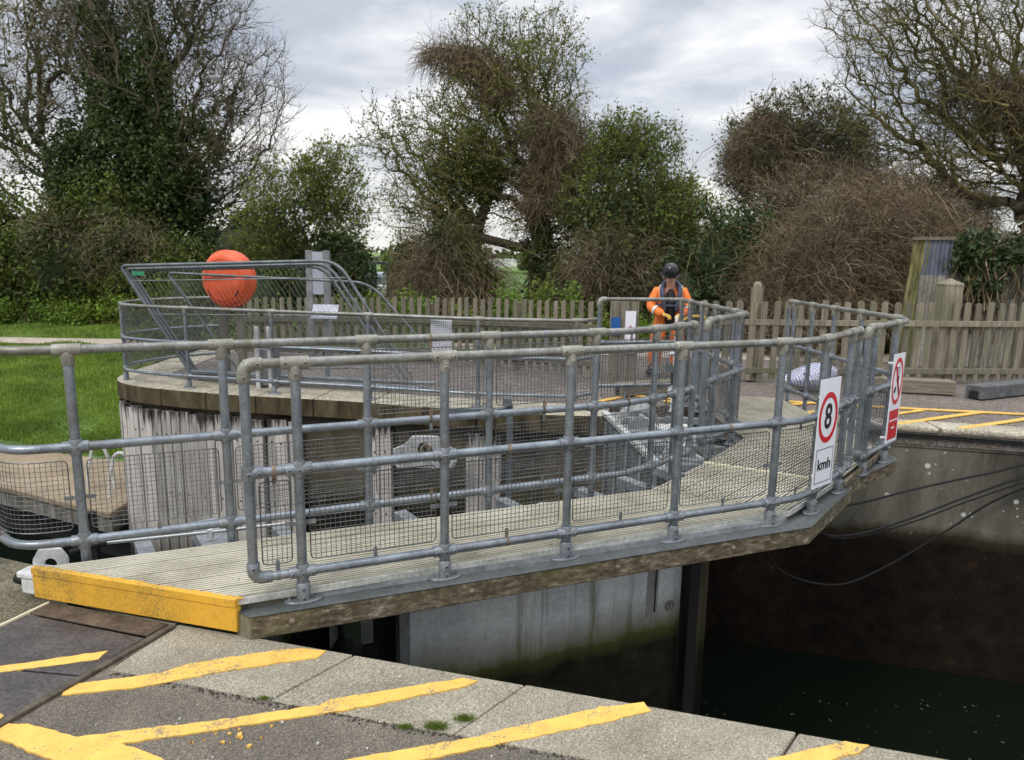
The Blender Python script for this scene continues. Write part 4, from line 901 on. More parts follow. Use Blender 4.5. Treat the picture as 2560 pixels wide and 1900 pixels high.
# ------------------------------------------------------------------ fences
def picket(b, x, y, ang, z0, z1, w=.09, th=.02):
    lean = rnd.gauss(0, .010)
    ca, sa = math.cos(ang), math.sin(ang); k = len(b.v); pr = [(-w / 2, z0), (w / 2, z0), (w / 2, z1 - w * .42)]
    for q in (.3, .6, 1.0, 1.4, 1.57, 1.75, 2.15, 2.55, 2.85): pr.append((w / 2 * math.cos(q), z1 - w * .42 + w * .42 * math.sin(q)))
    pr.append((-w / 2, z1 - w * .42)); n = len(pr)
    for o_ in (-th / 2, th / 2):
        for (u, z) in pr: b.v.append((x + (u + lean * z) * ca - o_ * sa, y + u * sa + o_ * ca, z))
    b.face([k + i for i in range(n)]); b.face([k + n + i for i in range(n)][::-1])
    for i in range(n): j = (i + 1) % n; b.face((k + i, k + n + i, k + n + j, k + j))
def fence(lab, line, pitch, w, zt, z0, rails, posts=(), group='picket fences on the far bank', front=True, post_in=.06):
    P = Path(line, .3); ox, oy = line[0]; t = empty('picket_fence', (ox, oy, 0), label=lab, cat='fence', group=None)
    s = .05; 
    while s < P.L:
        p, d = P.at(s); f = s / P.L; ang = math.atan2(d.y, d.x); nn = Vector((d.y, -d.x)) * (.032 if front else -.032) * (1 if d.x > 0 else -1)
        b = MB(); picket(b, p.x - ox + nn.x * -1, p.y - oy - nn.y, ang + rnd.gauss(0, .012), z0 + rnd.uniform(-.01, .02), zt[0] + (zt[1] - zt[0]) * f + rnd.gauss(0, .008), w)
        b.build('picket', M['fence'], t); s += pitch + rnd.gauss(0, .004)
    for zr in rails:
        b = MB(); n = 6
        for k in range(n):
            a, _ = P.at(P.L * k / n); c, _ = P.at(P.L * (k + 1) / n); f0 = k / n; f1 = (k + 1) / n; dz0 = (zt[1] - zt[0]) * f0; dz1 = (zt[1] - zt[0]) * f1
            b.beam((a.x - ox, a.y - oy, zr + dz0), (c.x - ox, c.y - oy, zr + dz1), .04, .085)
        b.build('rail', M['fence'], t, bevel=.004)
    for (s, wz, zz0, kind) in posts:
        p, d = P.at(s); b = MB(); ang = math.atan2(d.y, d.x); q = (p.x - ox, p.y - oy + wz / 2 + .075)
        if kind == 'round':
            k = len(b.v); b.box((q[0], q[1], (zz0 - .06) / 2), (wz, wz, zz0 - .06), rz=ang); b.lathe((q[0], q[1], zz0 - .06), [(wz * .5, 0), (wz * .46, .05), (wz * .3, .085), (.01, .095)], 10)
        elif kind == 'pyramid':
            b.box((q[0], q[1], (zz0 - .12) / 2), (wz, wz, zz0 - .12), rz=ang); b.lathe((q[0], q[1], zz0 - .118), [(wz * .74, 0), (wz * .72, .03), (.01, .11)], 4, Matrix.Rotation(ang + PI / 4, 3, 'Z'))
        else: b.box((q[0], q[1], zz0 / 2), (wz, wz, zz0), rz=ang)
        b.build('fence_post', M['fence'], t, bevel=.006)
    return t
fence('taller picket fence on the right with two wide capped posts', [(2.80, 10.62), (3.70, 10.58), (6.3, 10.70), (9, 10.9), (14, 11.3)], .183, .094, (1.22, 1.27), .03, (.17, .90), posts=((.86, .14, 1.47, 'round'), (3.86, .26, 1.60, 'pyramid'), (7.5, .14, 1.2, 'flat')), post_in=.10)
fence('lower picket fence on the left ending in a wide boarded post', [(1.30, 10.40), (.2, 11.2), (-1.2, 12.0), (-2.7, 12.45), (-4.2, 12.65), (-5.0, 12.70)], .152, .075, (1.19, 1.01), .05, (.26, .80), posts=((1.5, .09, 1.1, 'flat'), (3.2, .09, 1.0, 'flat'), (5.2, .09, 1.0, 'flat')), front=True)
t = empty('fence_panel', (1.60, 10.2, 0), label='solid post of three wide grey boards beside the worker', cat='board panel')
for k, (x, w_) in enumerate(((-.14, .13), (0, .14), (.14, .13))): b = MB(); b.box((x, .012 * k, .60), (w_ - .004, .10, 1.22 + .01 * k)); b.build('board', M['fence'], t, bevel=.006)
t = empty('notice', (1.66, 10.13, 1.0), label='small white notice with a red triangle on the boarded post', cat='notice'); b = MB(); b.box((.02, 0, -.22), (.15, .008, .60)); b.build('board', M['sign_white'], t)
b = MB()
for a, c in (((-.04, 0, -.25), (.02, 0, -.12)), ((.02, 0, -.12), (.08, 0, -.25)), ((-.04, 0, -.30), (.02, 0, -.42)), ((.08, 0, -.30), (.02, 0, -.42))): b.beam((a[0], -.006, a[2]), (c[0], -.006, c[2]), .004, .025, up=(0, 1, 0))
b.build('red_mark', M['sign_red'], t)
b = MB(); b.box((1.47, 10.13, .86), (.13, .008, .26)); tag(b.build('plaque', plain('blue_sign', (.02, .10, .33), .4)), 'small blue plaque left of the white notice on the boarded post', 'plaque')
b = MB()
for x, r_ in ((-4.62, .11), (-4.38, .11), (-3.50, .12), (-3.22, .10)): b.box((x - (-4), 0, .42), (r_, .08, 1.0))
t = empty('lifebuoy_post', (-4.27, 10.78, 0), label='pair of weathered timber posts holding the orange lifebuoy case', cat='post')
for x in (-.13, .13): b = MB(); b.box((x, .0, .65), (.12, .09, 1.3)); b.build('timber_post', M['fence'], t, bevel=.006)
t = empty('lifebuoy_case', (-4.27, 10.62, 1.42), R(-16), 'big round orange lifebuoy case on timber posts behind the barriers', 'lifebuoy case')
Mx = Matrix(((1, 0, 0), (0, 0, -1), (0, 1, 0))); orange = noisy('faded_orange_plastic', (.72, .085, .02), (.82, .13, .035), 3, .45, fine=(20, .25), lo=.3, hi=.7)
b = MB(); b.lathe((0, .05, 0), [(.30, -.14), (.40, -.13), (.425, -.10), (.43, .02), (.40, .045)], 44, Mx); b.build('shell', orange, t, smooth=True)
b = MB(); b.lathe((0, 0, 0), [(.405, -.01), (.395, .025), (.35, .062), (.30, .072), (.01, .078)], 44, Mx); b.build('front_cover', orange, t, smooth=True)
b = MB(); b.tube([(.30 * math.cos(q), -.072, .30 * math.sin(q)) for q in np.linspace(0, 2 * PI, 40)], .008, 6, caps=False); b.build('moulded_rim', orange, t, smooth=True)
for x in (-.24, .24): b = MB(); b.box((x * .98, -.073, -.20), (.022, .012, .10), rot=Matrix.Rotation(R(-30 if x < 0 else 30), 3, 'Y')); b.build('slot', M['dark'], t)
t = empty('notice_board', (-3.16, 11.6, 0), label='blank blue grey board between two grey uprights behind the barriers', cat='notice board')
for x in (-.14, .14): b = MB(); b.box((x, 0, .93), (.10, .10, 1.86)); b.build('upright', noisy('grey_upright', (.16, .16, .17), (.27, .27, .28), 6, .6), t, bevel=.006)
b = MB(); b.box((0, -.02, 1.50), (.18, .03, .68)); b.build('board', noisy('blue_grey_board', (.33, .37, .43), (.42, .45, .52), 2, .4), t)
t = empty('display_case', (-2.62, 9.9, 1.02), label='tilted pale notice tray behind the curved railing', cat='display case'); b = MB(); b.box((0, 0, 0), (.36, .24, .02), rot=Matrix.Rotation(R(50), 3, 'X')); b.build('tray', noisy('hazy_plastic', (.42, .43, .50), (.58, .60, .68), 9, .25), t, bevel=.004)
b = MB(); b.box((0, .05, -.5), (.06, .05, 1.0)); b.build('stem', M['gate_frame'], t)
b = MB(); b.box((-.88, 8.70, .87), (.26, .006, .41)); tag(b.build('notice', M['sign_white']), 'blank white notice sheet fixed to the curved railing', 'notice')
for i, (x, y) in enumerate(((-3.45, 9.5), (-3.28, 9.5))):
    b = MB(); b.box((x, y, .42), (.05, .05, .84)); tag(b.build('marker_post', M['white'], bevel=.004), ('left' if i == 0 else 'right') + ' one of two slim white marker posts behind the curved railing', 'marker post', 'white marker posts')
b = MB(); b.box((-3.35, 9.62, .28), (.30, .16, .50)); tag(b.build('cabinet', M['gate_frame'], bevel=.008), 'low grey steel cabinet behind the two white marker posts', 'cabinet')

# stacked crowd barriers leaning inside the quay railing
M['barrier'] = noisy('barrier_tube', (.085, .10, .105), (.15, .175, .18), 7, .42, .4)
def barrier(off, bl, br, tl, tr, lab, mesh=True, r=.024):
    t = empty('crowd_barrier', (bl[0], bl[1] + off, 0), label=lab, cat='barrier', group='steel crowd barriers stacked behind the curved railing')
    o = Vector((bl[0], bl[1], 0)); BL, BR, TL, TR_ = [Vector(q) - o for q in (bl, br, tl, tr)]
    def rc(p, a, c, r_=.16, n=5):
        d0 = (a - p).normalized() * r_; d1 = (c - p).normalized() * r_; return [(p + d0) * (1 - k / n) ** 2 + p * 2 * (k / n) * (1 - k / n) + (p + d1) * (k / n) ** 2 for k in range(n + 1)]
    b = MB(); b.tube([BL] + rc(TL, BL, TR_, .10) + rc(TR_, TL, BR, .26, 7) + [BR, BL + Vector((.0, 0, 0))], r, 10); b.build('frame', M['barrier'], t, smooth=True)
    b = MB(); k1 = .14
    for f in (k1, .45, .72): b.tube([TL.lerp(BL, f), TR_.lerp(BR, f)], r * .33, 6)
    n = 46
    for k in range(1, n): a = TL.lerp(TR_, k / n); c = BL.lerp(BR, k / n); b.tube([a, c], .0022, 4, caps=False)
    if mesh: b.build('infill_bars', M['barrier'], t)
    return t
bl, br, tl, tr = (-4.62, 10.05, .10), (-1.30, 9.45, .10), (-5.62, 10.25, 1.60), (-2.42, 9.85, 1.73)
b0 = barrier(0, bl, br, tl, tr, 'frontmost steel crowd barrier of the leaning stack')
b_ = barrier(.10, bl, (br[0] - .12, br[1], br[2]), (tl[0] + .02, tl[1], tl[2] - .05), (tr[0] - .14, tr[1], tr[2] - .05), 'second steel crowd barrier of the leaning stack, just behind the front one', False)
barrier(.20, bl, (br[0] - .24, br[1], br[2]), (tl[0] + .04, tl[1], tl[2] - .07), (tr[0] - .24, tr[1], tr[2] - .08), 'third steel crowd barrier of the leaning stack', False)
barrier(.40, (-4.1, 10.05, .10), (-.95, 9.6, .25), (-5.15, 10.25, 1.50), (-2.05, 9.8, 1.42), 'rearmost lower crowd barrier, its bent end sticking out to the right', False, .019)
b = MB(); b.box((-5.34, 10.2, 1.50), (.17, .01, .055)); tag(b.build('label_plate', plain('green_tag', (.03, .25, .12), .5)), 'small green tag near the top left corner of the front barrier', 'tag')
b = MB(); b.tube([(-4.55, 9.85, .16), (-1.0, 9.2, .16)], .022, 8); b.tube([(-4.5, 9.83, .09), (-1.0, 9.18, .10)], .022, 8); tag(b.build('barrier_foot', M['galv'], None, smooth=True), 'two bright galvanised tubes lying along the foot of the stacked barriers', 'tube')

# timbers on the far bank
def timber(lab, a, c, w, h, mat, notch=None):
    a = Vector((a[0], a[1])); c = Vector((c[0], c[1])); m_ = (a + c) / 2; t = empty('sleeper', (m_.x, m_.y, 0), math.atan2(c.y - a.y, c.x - a.x), lab, 'timber baulk', 'old timbers lying on the far bank'); Ln_ = (c - a).length
    b = MB(); b.box((0, 0, h / 2 + .004), (Ln_, w, h)); b.build('baulk', M[mat], t, bevel=.012)
    if notch: b = MB(); b.box((notch * (Ln_ / 2 - .001), 0, .06), (.006, w * .55, .10)); b.build('notch', M['dark'], t)
timber('weathered brown sleeper before the right fence', (5.0, 10.12), (6.22, 9.86), .24, .19, 'sleeper')
timber('dark grey sleeper with a notched end, right of the brown one', (6.32, 9.55), (7.75, 10.20), .24, .18, 'recycled', -1)
timber('short stained timber block below the bank railing', (1.42, 9.35), (2.25, 9.70), .20, .17, 'sleeper', -1)
b = MB(); 
for k in range(16):
    x = 7.45 + rnd.gauss(0, .14); y = 9.75 + rnd.gauss(0, .12); b.tube([(x + rnd.gauss(0, .02), y + rnd.gauss(0, .02), rnd.uniform(.01, .05)) for _ in range(4)], rnd.uniform(.006, .02), 5)
tag(b.build('litter', M['white']), 'white rubbish scattered at the end of the dark grey sleeper', 'litter', kind='stuff')
# striped bag lying behind the railing
t = empty('plastic_bag', (4.22, 9.95, 0), R(12), 'crumpled white and blue plastic bag behind the far walkway railing', 'bag')
m, tt, p = new_mat('striped_bag'); wv = node(tt, 'ShaderNodeTexWave'); tt.links.new(coords(tt, (1, .3, 1), (0, .3, 0)), wv.inputs[0]); wv.inputs['Scale'].default_value = 9; wv.inputs['Distortion'].default_value = 5
tt.links.new(rampn(tt, wv.outputs[0], [(.3, (.16, .27, .62)), (.55, (.72, .76, .86)), (.8, (.8, .68, .6))]), p.inputs['Base Color']); p.inputs['Roughness'].default_value = .3
b = MB(); k0 = 0
for i in range(9):
    for j in range(16):
        u = i / 8; q = 2 * PI * j / 16; rr = math.sin(PI * (.04 + .92 * u)) ** .6; x = (u - .5) * .82
        b.v.append((x, math.cos(q) * .22 * rr * rnd.uniform(.85, 1.1), max(.0, .16 + (.10 * u) + math.sin(q) * (.12 + .10 * u) * rr * rnd.uniform(.85, 1.1))))
for i in range(8):
    for j in range(16): j2 = (j + 1) % 16; b.face((i * 16 + j, i * 16 + j2, (i + 1) * 16 + j2, (i + 1) * 16 + j))
b.face(range(16)); b.face([128 + j for j in range(16)][::-1]); b.build('bag', m, t, smooth=True)
# corrugated shed behind the right fence
t = empty('shed', (7.0, 12.5, 0), label='rusting corrugated shed with a blue patch, overgrown with ivy', cat='shed')
def corr(x0, x1, y, z0, z1, mat, lean=0, name='corrugated_sheet', y1=None):
    b = MB(); n = int((x1 - x0) / .022)
    for i in range(n + 1):
        x = x0 + (x1 - x0) * i / n; yy = y + .018 * math.sin(x / .075 * 2 * PI) + ((y1 - y) * i / n if y1 is not None else 0)
        b.v += [(x, yy, z0), (x + lean, yy, z1)]
    for i in range(n): b.face((2 * i, 2 * i + 2, 2 * i + 3, 2 * i + 1))
    k = len(b.v); 
    for i in range(n + 1): v = b.v[2 * i]; u = b.v[2 * i + 1]; b.v += [(v[0], v[1] + .004, v[2]), (u[0], u[1] + .004, u[2])]
    for i in range(n): b.face((k + 2 * i, k + 2 * i + 1, k + 2 * i + 3, k + 2 * i + 2))
    return b.build(name, mat, t, smooth=True)
M['tin'] = noisy('lichened_tin', (.17, .16, .13), (.40, .38, .33), 2.5, .7, .1, stretch=(3, 3, .5), fine=(12, .4)); M['tin_green'] = noisy('mossy_tin', (.09, .085, .025), (.25, .235, .10), 6, .8, stretch=(2, 2, .5)); M['tin_blue'] = noisy('blue_grey_tin', (.085, .10, .135), (.15, .17, .21), 4, .6, .1)
corr(-.22, .06, .02, 0, 2.2, M['tin_green'], .13); corr(.055, .62, .0, 0, 1.60, M['tin'], .0); corr(.09, .62, .012, 1.55, 2.2, M['tin_blue'], .0); corr(.62, 3.6, .03, 0, 1.9, M['tin'])
b = MB(); b.box((2.2, .62, 1.05), (3.2, .9, 2.1)); b.build('walls', M['fence'], t); b = MB(); b.beam((-.12, .0, 2.22), (.62, .0, 2.24), .06, .05); b.beam((.9, .0, 2.25), (3.8, .0, 2.28), .08, .05); b.build('eaves_board', M['fence'], t); b = MB(); b.box((2.2, .62, 2.16), (3.4, 1.05, .05)); b.build('roof', M['tin'], t)
b = MB()
for k in range(6): b.box((1.9 + k * .17, -.05, .8), (.155, .025, 1.7 + rnd.uniform(-.1, .12)))
b.build('plank_door', M['fence'], t)
b = MB(); b.box((1.25, -.08, 1.30), (.55, .12, .07)); b.build('shelf', M['sleeper'], t)
# green steel shelter frame and parked car far away across the grass
t = empty('shelter_frame', (-5.9, 30, -.9), label='dark green steel frame standing in the grass beyond the left fence', cat='frame')
b = MB()
for x in (-.62, 0, .12, .62): b.box((x, 0, 1.15), (.09 if x != 0 else .04, .09, 2.3))
b.box((0, 0, 2.28), (1.4, .1, .09)); b.box((0, .9, 2.30), (1.5, 1.8, .05)); b.build('frame', plain('dark_green_paint', (.01, .045, .04), .5), t)
t = empty('parked_car', (-6.3, 36, -.55), R(80), 'small white car parked far off behind the green frame', 'car')
b = MB(); b.prism([(-1.9, -.8), (1.9, -.8), (2.0, 0), (1.9, .8), (-1.9, .8)], .28, .85); b.build('body', M['white'], t, bevel=.12); b = MB(); b.prism([(-1.5, -.7), (.9, -.7), (.9, .7), (-1.5, .7)], .85, 1.38); o = b.build('cabin', plain('car_glass', (.25, .3, .35), .1), t, bevel=.2)
for x in (-1.2, 1.25):
    for y in (-.78, .78): b = MB(); b.lathe((x, y, .3), [(.1, -.09), (.3, -.09), (.3, .09), (.1, .09)], 16, Matrix(((1, 0, 0), (0, 0, -1), (0, 1, 0)))); b.build('wheel', M['dark'], t)

# control gear at the far bank
t = empty('control_pedestal', (1.90, 8.22, 0), R(15), 'white valve gear with black fittings on the far bank before the worker', 'valve gear')
b = MB(); b.box((.06, .02, .42), (.03, .14, .84)); b.build('back_plate', M['galv'], t, bevel=.003)
b = MB(); b.lathe((0, 0, .05), [(.045, 0), (.03, .03), (.022, .06), (.026, .20), (.035, .30), (.02, .33)], 14); b.lathe((-.03, 0, .30), [(.035, -.03), (.04, .0), (.035, .04)], 12); b.build('arm', M['white'], t, smooth=True)
b = MB(); b.tube([(0, 0, .34), (.0, 0, .45), (-.015, 0, .52)], [.03, .038, .028], 10); b.tube([(.04, 0, .62), (.05, 0, .72)], .03, 10); b.build('gaiter', M['black_rubber'], t, smooth=True)
b = MB(); b.lathe((-.02, 0, .74), [(.02, -.06), (.03, -.02), (.03, .04), (.02, .06)], 12, Matrix(((0, 0, 1), (1, 0, 0), (0, 1, 0)))); b.tube([(.02, 0, .76), (.03, 0, .66), (.0, 0, .6)], .014, 8); b.build('valve_head', M['white'], t, smooth=True)
b = MB(); b.beam((-.12, 0, .60), (.04, 0, .52), .02, .08); b.build('bracket', M['galv'], t)
b = MB(); b.box((1.50, 6.30, .42), (.03, .05, .98)); tag(b.build('stop_plate', noisy('pale_blue_steel', (.34, .38, .42), (.46, .50, .54), 5, .5)), 'narrow pale upright plate behind the mesh near the seam', 'steel plate')
b = MB(); b.tube([(2.19, 9.5, .0), (2.19, 9.5, 1.03)], .016, 8); b.lathe((2.19, 9.5, 1.0), [(.02, 0), (.022, .05), (.01, .07)], 8); tag(b.build('marker_rod', M['white'], None, smooth=True), 'slim white rod standing before the orange worker', 'rod')

# ------------------------------------------------------------------ the worker
def skin_obj(name, verts, edges, radii, mat, parent, sub=2):
    me = bpy.data.meshes.new('s'); me.from_pydata(verts, edges, []); o = bpy.data.objects.new('s', me); S.collection.objects.link(o)
    sk = o.modifiers.new('skin', 'SKIN'); sk.use_smooth_shade = True
    for i, r_ in enumerate(radii):
        v = me.skin_vertices[0].data[i]; v.radius = r_ if isinstance(r_, tuple) else (r_, r_); v.use_root = (i == 0)
    sb = o.modifiers.new('sub', 'SUBSURF'); sb.levels = sub; sb.render_levels = sub
    bpy.context.view_layer.update(); m2 = bpy.data.meshes.new_from_object(o.evaluated_get(bpy.context.evaluated_depsgraph_get())); bpy.data.objects.remove(o)
    m2.materials.clear(); m2.materials.append(mat); m2.polygons.foreach_set('use_smooth', [True] * len(m2.polygons)); m2.name = name
    q = bpy.data.objects.new(name, m2); S.collection.objects.link(q); q.parent = parent; return q
pe = empty('person', (2.42, 11.05, 0), R(-8), 'worker in orange overalls, black helmet and navy life jacket, looking down at his gloves', 'person')
M['skin'] = noisy('skin', (.52, .27, .19), (.64, .37, .27), 20, .55)
M['hivis'] = noisy('orange_overall', (.80, .17, .03), (1.0, .27, .05), 7, .7, fine=(25, .35), bumpk=.3)
M['navy'] = noisy('navy_life_jacket', (.022, .03, .062), (.05, .06, .11), 8, .6)
M['reflect'] = plain('reflective_tape', (.62, .62, .58), .4)
M['glove'] = noisy('yellow_leather_glove', (.50, .30, .05), (.68, .46, .10), 20, .7)
M['black_cloth'] = plain('black_cloth', (.012, .012, .016), .8)
# joints: x = image right, y = away from the viewer, z up; the trunk leans forward (towards -y)
J = dict(pel=(0, .06, .93), wai=(.0, .02, 1.05), che=(.0, -.07, 1.24), nek=(-.0, -.12, 1.40), hed=(-.015, -.17, 1.50), top=(-.02, -.19, 1.62),
         hl=(-.11, .06, .90), kl=(-.17, -.0, .50), al=(-.20, .05, .12), fl=(-.27, -.12, .05),
         hr=(.11, .06, .90), kr=(.15, -.03, .50), ar=(.17, .05, .12), fr=(.20, -.13, .05),
         sl=(-.20, -.07, 1.31), el=(-.30, -.13, 1.08), wl=(-.10, -.33, .99), dl=(-.03, -.38, .965),
         sr=(.20, -.07, 1.31), er=(.29, -.12, 1.08), wr=(.17, -.33, .99), dr=(.10, -.39, .975))
nm = list(J); ix = {k: i for i, k in enumerate(nm)}
E_ = [('pel', 'wai'), ('wai', 'che'), ('che', 'nek'), ('nek', 'hed'), ('hed', 'top'), ('pel', 'hl'), ('hl', 'kl'), ('kl', 'al'), ('al', 'fl'), ('pel', 'hr'), ('hr', 'kr'), ('kr', 'ar'), ('ar', 'fr'), ('che', 'sl'), ('sl', 'el'), ('el', 'wl'), ('wl', 'dl'), ('che', 'sr'), ('sr', 'er'), ('er', 'wr'), ('wr', 'dr')]
rad = dict(pel=(.15, .11), wai=(.145, .10), che=(.16, .11), nek=.055, hed=(.075, .088), top=(.066, .078), hl=.085, kl=.058, al=.040, fl=.035, hr=.085, kr=.058, ar=.040, fr=.035, sl=.062, el=.042, wl=.028, dl=.032, sr=.062, er=.042, wr=.028, dr=.032)
skin_obj('body', [J[k] for k in nm], [(ix[a], ix[c]) for a, c in E_], [rad[k] for k in nm], M['skin'], pe)
sub = ['pel', 'wai', 'che', 'hl', 'kl', 'al', 'hr', 'kr', 'ar', 'sl', 'el', 'wl', 'sr', 'er', 'wr']
V_ = [J[k] for k in sub]; V_[5] = (-.195, .045, .14); V_[8] = (.168, .045, .14); si = {k: i for i, k in enumerate(sub)}
grow_ = dict(pel=(.20, .16), wai=(.19, .15), che=(.21, .16), hl=.135, kl=.118, al=.118, hr=.135, kr=.118, ar=.118, sl=.10, el=.085, wl=.060, sr=.10, er=.085, wr=.060)
skin_obj('overall', V_, [(si[a], si[c]) for a, c in E_ if a in si and c in si], [grow_[k] for k in sub], M['hivis'], pe)
def band(c, d, r_, w=.05, name='reflective_band', mat='reflect'):
    c = Vector(c); d = Vector(d).normalized(); b = MB(); b.tube([c - d * w / 2, c + d * w / 2], r_, 14, caps=False); b.build(name, M[mat], pe, smooth=True)
for a, c, f, r_ in (('kl', 'al', .60, .104), ('kr', 'ar', .60, .104), ('kl', 'al', .25, .106), ('kr', 'ar', .25, .106), ('el', 'wl', .45, .077), ('er', 'wr', .45, .077)):
    p0 = Vector(J[a]); p1_ = Vector(J[c]); band(p0.lerp(p1_, f), p1_ - p0, r_)
b = MB()
for sx in (-1, 1): b.tube([(sx * .155, -.17, 1.42), (sx * .15, -.2, 1.30), (sx * .14, -.21, 1.2)], .022, 8)
b.build('reflective_band', M['reflect'], pe, smooth=True)
# dark shirt front and trousers pocket bib
b = MB(); b.tube([(0, -.14, 1.37), (0, -.165, 1.31), (0, -.185, 1.20), (0, -.175, 1.06), (.01, -.12, .95), (.01, -.09, .84)], [.03, .06, .085, .09, .085, .07], 12); b.build('shirt', M['black_cloth'], pe, smooth=True)
# life jacket: horseshoe collar with two lobes down the chest
lj = [(-.085, -.27, 1.02), (-.10, -.275, 1.14), (-.135, -.24, 1.30), (-.13, -.15, 1.42), (-.07, -.03, 1.47), (0, .0, 1.485), (.07, -.03, 1.47), (.13, -.15, 1.42), (.135, -.24, 1.30), (.10, -.275, 1.14), (.085, -.27, 1.02)]
skin_obj('life_jacket', lj, [(i, i + 1) for i in range(10)], [(.045, .03), (.055, .035), (.058, .038), (.052, .04), (.045, .04), (.045, .04), (.045, .04), (.052, .04), (.058, .038), (.055, .035), (.045, .03)], M['navy'], pe)
b = MB(); b.tube([(-.19, -.14, 1.13), (-.1, -.29, 1.12), (.1, -.29, 1.12), (.19, -.14, 1.13)], .018, 6); b.build('belt', M['navy'], pe, smooth=True)
# helmet with brim, face details
hx = empty('helmet', (0, 0, 0)); hx.parent = pe; bpy.data.objects.remove(hx)
b = MB(); c = Vector((-.02, -.182, 1.628)); tilt = Matrix.Rotation(R(22), 3, 'X') @ Matrix.Rotation(R(4), 3, 'Y')
b.lathe(c, [(.132, -.02), (.130, .015), (.121, .06), (.098, .098), (.062, .122), (.02, .132), (.004, .133)], 24, tilt)
k = len(b.v)
for i in range(13): q = PI + PI * i / 12; b.v += [tuple(c + tilt @ Vector((.128 * math.cos(q), .128 * math.sin(q), -.012))), tuple(c + tilt @ Vector((.150 * math.cos(q), .185 * math.sin(q), -.022)))]
for i in range(12): b.face((k + 2 * i, k + 2 * i + 1, k + 2 * i + 3, k + 2 * i + 2)); b.face((k + 2 * i, k + 2 * i + 2, k + 2 * i + 3, k + 2 * i + 1))
b.build('helmet', noisy('black_helmet', (.006, .0065, .008), (.014, .015, .018), 10, .22), pe, smooth=True)
b = MB()
for sx in (-1, 1): b.lathe((-.018 + sx * .036, -.272, 1.555), [(.030, -.006), (.030, .004), (.02, .008)], 12, Matrix(((1, 0, 0), (0, 0, -1), (0, 1, 0))))
b.beam((-.09, -.25, 1.56), (.055, -.25, 1.56), .008, .012); b.build('sunglasses', M['dark'], pe, smooth=True)
b = MB(); b.tube([(-.018, -.262, 1.548), (-.018, -.288, 1.515), (-.018, -.275, 1.507)], [.010, .017, .012], 8); b.build('nose', M['skin'], pe, smooth=True)
b = MB(); b.tube([(-.043, -.262, 1.478), (-.018, -.270, 1.475), (.007, -.262, 1.478)], .006, 6); b.build('mouth', plain('lips', (.30, .09, .07), .5), pe, smooth=True)
for sx in (-1, 1):
    b = MB(); b.tube([(-.02 + sx * .088, -.165, 1.565), (-.02 + sx * .096, -.155, 1.545), (-.02 + sx * .088, -.165, 1.515)], [.012, .018, .010], 8); b.build('ear', M['skin'], pe, smooth=True)
# gloved hands: palm with five bent fingers each
def hand(w, d, sx):
    w = Vector(w); d = Vector(d); f = (d - w).normalized(); side = f.cross(Vector((0, 0, 1))).normalized() * sx; upv = side.cross(f) * sx
    v = [w, w + f * .05, w + f * .09]; e2 = [(0, 1), (1, 2)]; r_ = [(.034, .026), (.046, .026), (.044, .022)]
    for i in range(4):
        b0_ = w + f * .085 + side * (-.036 + .024 * i); L_ = (.062, .075, .072, .055)[i]; dn = Vector((0, 0, -1))
        k = len(v); v += [b0_, b0_ + f * L_ * .5 + dn * .008, b0_ + f * L_ * .75 + dn * (.035 + .004 * i), b0_ + f * L_ * .55 + dn * (.055 + .003 * i)]; e2 += [(2, k), (k, k + 1), (k + 1, k + 2), (k + 2, k + 3)]; r_ += [.0125, .0115, .0105, .0095]
    k = len(v); tb = w + f * .035 - side * .045; v += [tb, tb + f * .03 - side * .018, tb + f * .055 - side * .012 - Vector((0, 0, .012))]; e2 += [(1, k), (k, k + 1), (k + 1, k + 2)]; r_ += [.015, .013, .011]
    skin_obj('glove', [tuple(q) for q in v], e2, r_, M['glove'], pe, 1)
hand((-.11, -.32, .995), (.0, -.42, .97), -1); hand((.175, -.32, .995), (.09, -.42, .98), 1)
for (a, c) in ((J['al'], J['fl']), (J['ar'], J['fr'])):
    a = Vector(a); c = Vector(c); skin_obj('boot', [(a.x, a.y + .02, .17), (a.x, a.y + .02, .06), tuple(a.lerp(c, .6) * 1.0 - Vector((0, 0, 0)))[:2] + (.06,), (c.x, c.y - .03, .045)], [(0, 1), (1, 2), (2, 3)], [(.085, .085), (.082, .075), (.078, .065), (.07, .052)], M['dark'], pe, 1)
t = empty('hose_loop', (2.55, 10.4, .0), label='yellow hose looped over a low stand by the worker', cat='hose'); b = MB()
b.tube([(-.10, 0, .86), (-.06, 0, .94), (.03, 0, .985), (.14, 0, 1.0), (.24, 0, .995), (.30, 0, .93), (.31, 0, .80), (.30, 0, .4), (.30, 0, .01)], .022, 8); b.tube([(-.10, 0, .86), (-.11, .02, .4), (-.10, .02, .01)], .022, 8); b.build('hose', plain('yellow_hose', (.72, .45, .06), .5), t, smooth=True)

